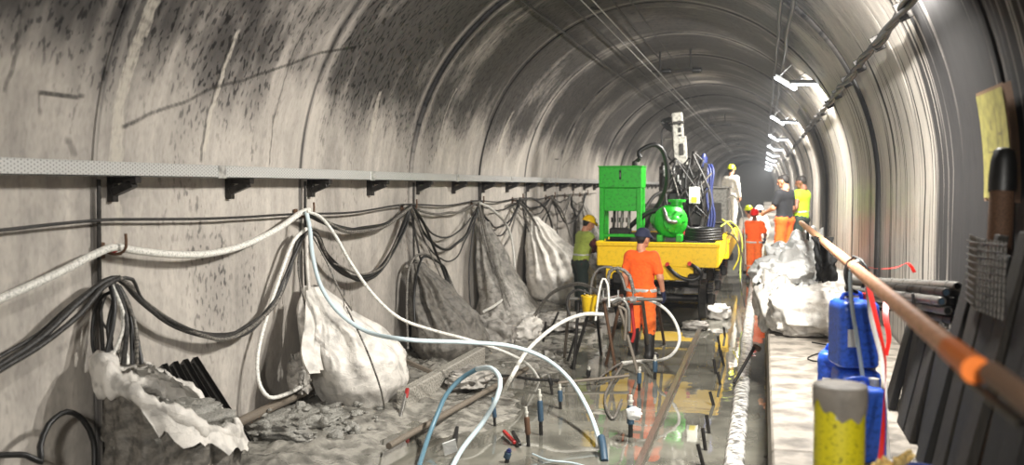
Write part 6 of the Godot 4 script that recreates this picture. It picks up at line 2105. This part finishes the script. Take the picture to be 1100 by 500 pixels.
	clothes(o, "boots", grown(shin, 0.02).map(func(c): return [(c[0] as Vector3).lerp(c[1], 0.25), c[1], c[2], c[3]]) + grown(feet, 0.018), M.boot, 0.03, 0.0, w.get("boot_top", 0.28), 0.004)
	if w.has("vest"):
		var vs := clothes(o, "vest", grown(torso.slice(0, 3) + [torso[4]], 0.034) + grown(arm_u, 0.034, 0.12), w.vest, 0.04, 0.9, 1.50, 0.01)
		clothes(vs, "reflective_band", grown(torso.slice(0, 3) + [torso[4]], 0.038), M.silver_band, 0.04, 1.06, 1.10, 0.0, 0.012)
	if w.has("band"):
		clothes(tr, "reflective_band", grown(torso, 0.03), M.silver_band, 0.04, 0.92, 0.97, 0.004, 0.012)
	if w.has("knee_band"):
		clothes(tr, "reflective_band", grown(shin, 0.036), M.silver_band, 0.035, 0.33, 0.37, 0.002, 0.012)
	if w.has("glove_l"):
		clothes(o, "glove", grown(hand_caps(wl, w.get("hand_l", dl), w.get("palm_l", Vector3(-1, 0, 0)), w.get("thumb_l", Vector3(0, 0, 1)), w.get("curl_l", 0.45)), 0.005), w.glove_l, 0.01, -9.0, 9.0, 0.0, 0.006)
	if w.has("glove_r"):
		clothes(o, "glove", grown(hand_caps(wr, w.get("hand_r", dr), w.get("palm_r", Vector3(1, 0, 0)), w.get("thumb_r", Vector3(0, 0, 1)), w.get("curl_r", 0.45)), 0.005), w.glove_r, 0.01, -9.0, 9.0, 0.0, 0.006)
	# face
	for sx in [-1.0, 1.0]:
		local(o, "eye", M.eye, func(b: MB): b.ball(H.call(Vector3(0.032 * sx, 0.008, 0.088)), Vector3(0.012, 0.006, 0.006), 6, 8, hb))
	local(o, "mouth", M.lip, func(b: MB): b.ball(H.call(Vector3(0, -0.052, 0.094)), Vector3(0.024, 0.005, 0.005), 6, 10, hb))
	# hair, cap or helmet
	clothes(o, "hair", [[H.call(Vector3(0, 0.042, -0.022)), H.call(Vector3(0, 0.05, 0.015)), 0.089, 0.078], [H.call(Vector3(0, 0.0, -0.04)), H.call(Vector3(0, -0.03, -0.035)), 0.07, 0.055]], M.hair, 0.02, -9.0, 9.0, 0.004, 0.008)
	if w.has("helmet"):
		local(o, "helmet", w.helmet, func(b: MB): helmet_shell(b, hp, hb, w.get("peak", 1.0)))
	return o


func local(o: Node, called: String, m: Material, fn: Callable) -> void:
	var mb := MB.new()
	fn.call(mb)
	var c := MeshInstance3D.new()
	c.name = called
	c.mesh = mb.mesh()
	c.material_override = m
	o.add_child(c, true)


func helmet_shell(b: MB, hp: Vector3, hb: Basis, big: float) -> void:
	var p := PackedVector3Array()
	var rows := [[1.0, 0.038], [1.02, 0.046], [1.0, 0.06], [0.96, 0.09], [0.84, 0.125], [0.62, 0.15], [0.34, 0.163], [0.0, 0.167]]
	for r in rows:
		for j in 28:
			var w := TAU * j / 28.0
			var k: float = r[0]
			var peak := 0.0
			if k >= 1.0:
				peak = 0.055 * pow(maxf(sin(w), 0.0), 3.0) + 0.012
			p.append(hp + hb * Vector3((0.104 * k * big + peak * 0.4) * cos(w), float(r[1]) - peak * 0.25, (0.118 * k * big + peak) * sin(w) - 0.006))
	b.grid(p, rows.size(), 28, true, true)


func workers() -> void:
	var away := Vector3(0.12, 0, -1)
	person("worker in orange with a dark blue cap, seen from behind in the slurry", Vector3(-1.6, -0.02, -12.75), Vector3(0.28, 0, -0.96), 1.0, {
		"shirt": M.orange_cloth, "trousers": M.orange_trouser, "helmet": M.cap_blue, "peak": 0.96, "leg_end": 0.3, "boot_top": 0.44, "band": true, "look": -0.35, "nod": 0.12,
		"elbow_r": Vector3(-0.29, 1.13, -0.03), "wrist_r": Vector3(-0.30, 0.90, 0.06), "elbow_l": Vector3(0.24, 1.13, -0.02), "wrist_l": Vector3(0.22, 0.88, 0.08), "glove_r": M.navy_glove,
		"foot_l": Vector3(0.13, 0, 0.03), "foot_r": Vector3(-0.15, 0.0, -0.05), "lean": 0.05})
	person("worker in a lime vest and yellow helmet, leaning on the wagon's corner", Vector3(-3.12, 0.06, -16.2), Vector3(0.78, 0, -0.5), 1.0, {
		"shirt": M.maroon_cloth, "trousers": M.dark_green_cloth, "vest": M.dull_lime_cloth, "helmet": M.helmet_yellow, "long": true, "lean": 0.22, "nod": 0.35, "skin": M.skin,
		"elbow_r": Vector3(-0.27, 1.14, 0.27), "wrist_r": Vector3(-0.22, 1.17, 0.5), "elbow_l": Vector3(0.26, 1.12, 0.26), "wrist_l": Vector3(0.15, 1.15, 0.48), "palm_r": Vector3(0, -1, 0), "palm_l": Vector3(0, -1, 0), "thumb_r": Vector3(1, 0, 0), "thumb_l": Vector3(-1, 0, 0)})
	person("worker in orange with a red helmet, facing the viewer beside the wagon", Vector3(-0.2, 0.045, -23.6), Vector3(-0.1, 0, 1), 0.98, {
		"shirt": M.orange_cloth, "trousers": M.orange_trouser, "helmet": M.helmet_red, "skin": M.skin_dark, "band": true, "knee_band": true, "boot_top": 0.25, "nod": 0.2,
		"elbow_l": Vector3(0.27, 1.14, 0.0), "wrist_l": Vector3(0.28, 1.02, 0.2), "elbow_r": Vector3(-0.24, 1.13, -0.02), "wrist_r": Vector3(-0.26, 0.88, 0.08), "glove_l": M.navy_glove})
	person("man in a black T-shirt and orange trousers standing on the walkway", Vector3(0.40, 0.75, -18.4), Vector3(-0.75, 0, -0.55), 1.03, {
		"shirt": M.navy_cloth, "trousers": M.orange_cloth, "sleeve": 0.65, "nod": 0.2, "look": 0.25, "lean": 0.04,
		"elbow_l": Vector3(0.24, 1.15, 0.08), "wrist_l": Vector3(0.17, 1.05, 0.32), "elbow_r": Vector3(-0.25, 1.14, 0.02), "wrist_r": Vector3(-0.20, 0.98, 0.22)})
	person("man in a lime vest with bare arms, behind the black T-shirt", Vector3(0.72, 0.75, -19.0), Vector3(-0.8, 0, -0.35), 1.02, {
		"shirt": M.dark_green_cloth, "trousers": M.dark_green_cloth, "vest": M.lime_cloth, "sleeve": 0.15, "skin": M.skin_dark, "nod": 0.25, "look": 0.1,
		"elbow_l": Vector3(0.26, 1.16, 0.0), "wrist_l": Vector3(0.24, 0.95, 0.16), "elbow_r": Vector3(-0.24, 1.16, 0.15), "wrist_r": Vector3(-0.15, 1.15, 0.42)})
	person("worker in white with a white helmet, half hidden behind the red helmet", Vector3(-0.05, 0.05, -27.2), Vector3(-0.6, 0, -0.8), 0.98, {
		"shirt": M.white_cloth, "trousers": M.white_cloth, "helmet": M.helmet_white, "long": true, "lean": 0.12})
	person("worker in white overalls and lime helmet standing up on the rear wagon", Vector3(-0.86, 1.2, -26.4), Vector3(0.5, 0, -0.9), 0.97, {
		"shirt": M.white_cloth, "trousers": M.white_cloth, "helmet": M.helmet_lime, "long": true})
	person("worker with a lime helmet just behind the red helmeted one", Vector3(-0.36, 0.05, -25.0), Vector3(-0.5, 0, -0.9), 1.0, {
		"shirt": M.white_cloth, "trousers": M.white_cloth, "helmet": M.helmet_lime, "long": true})
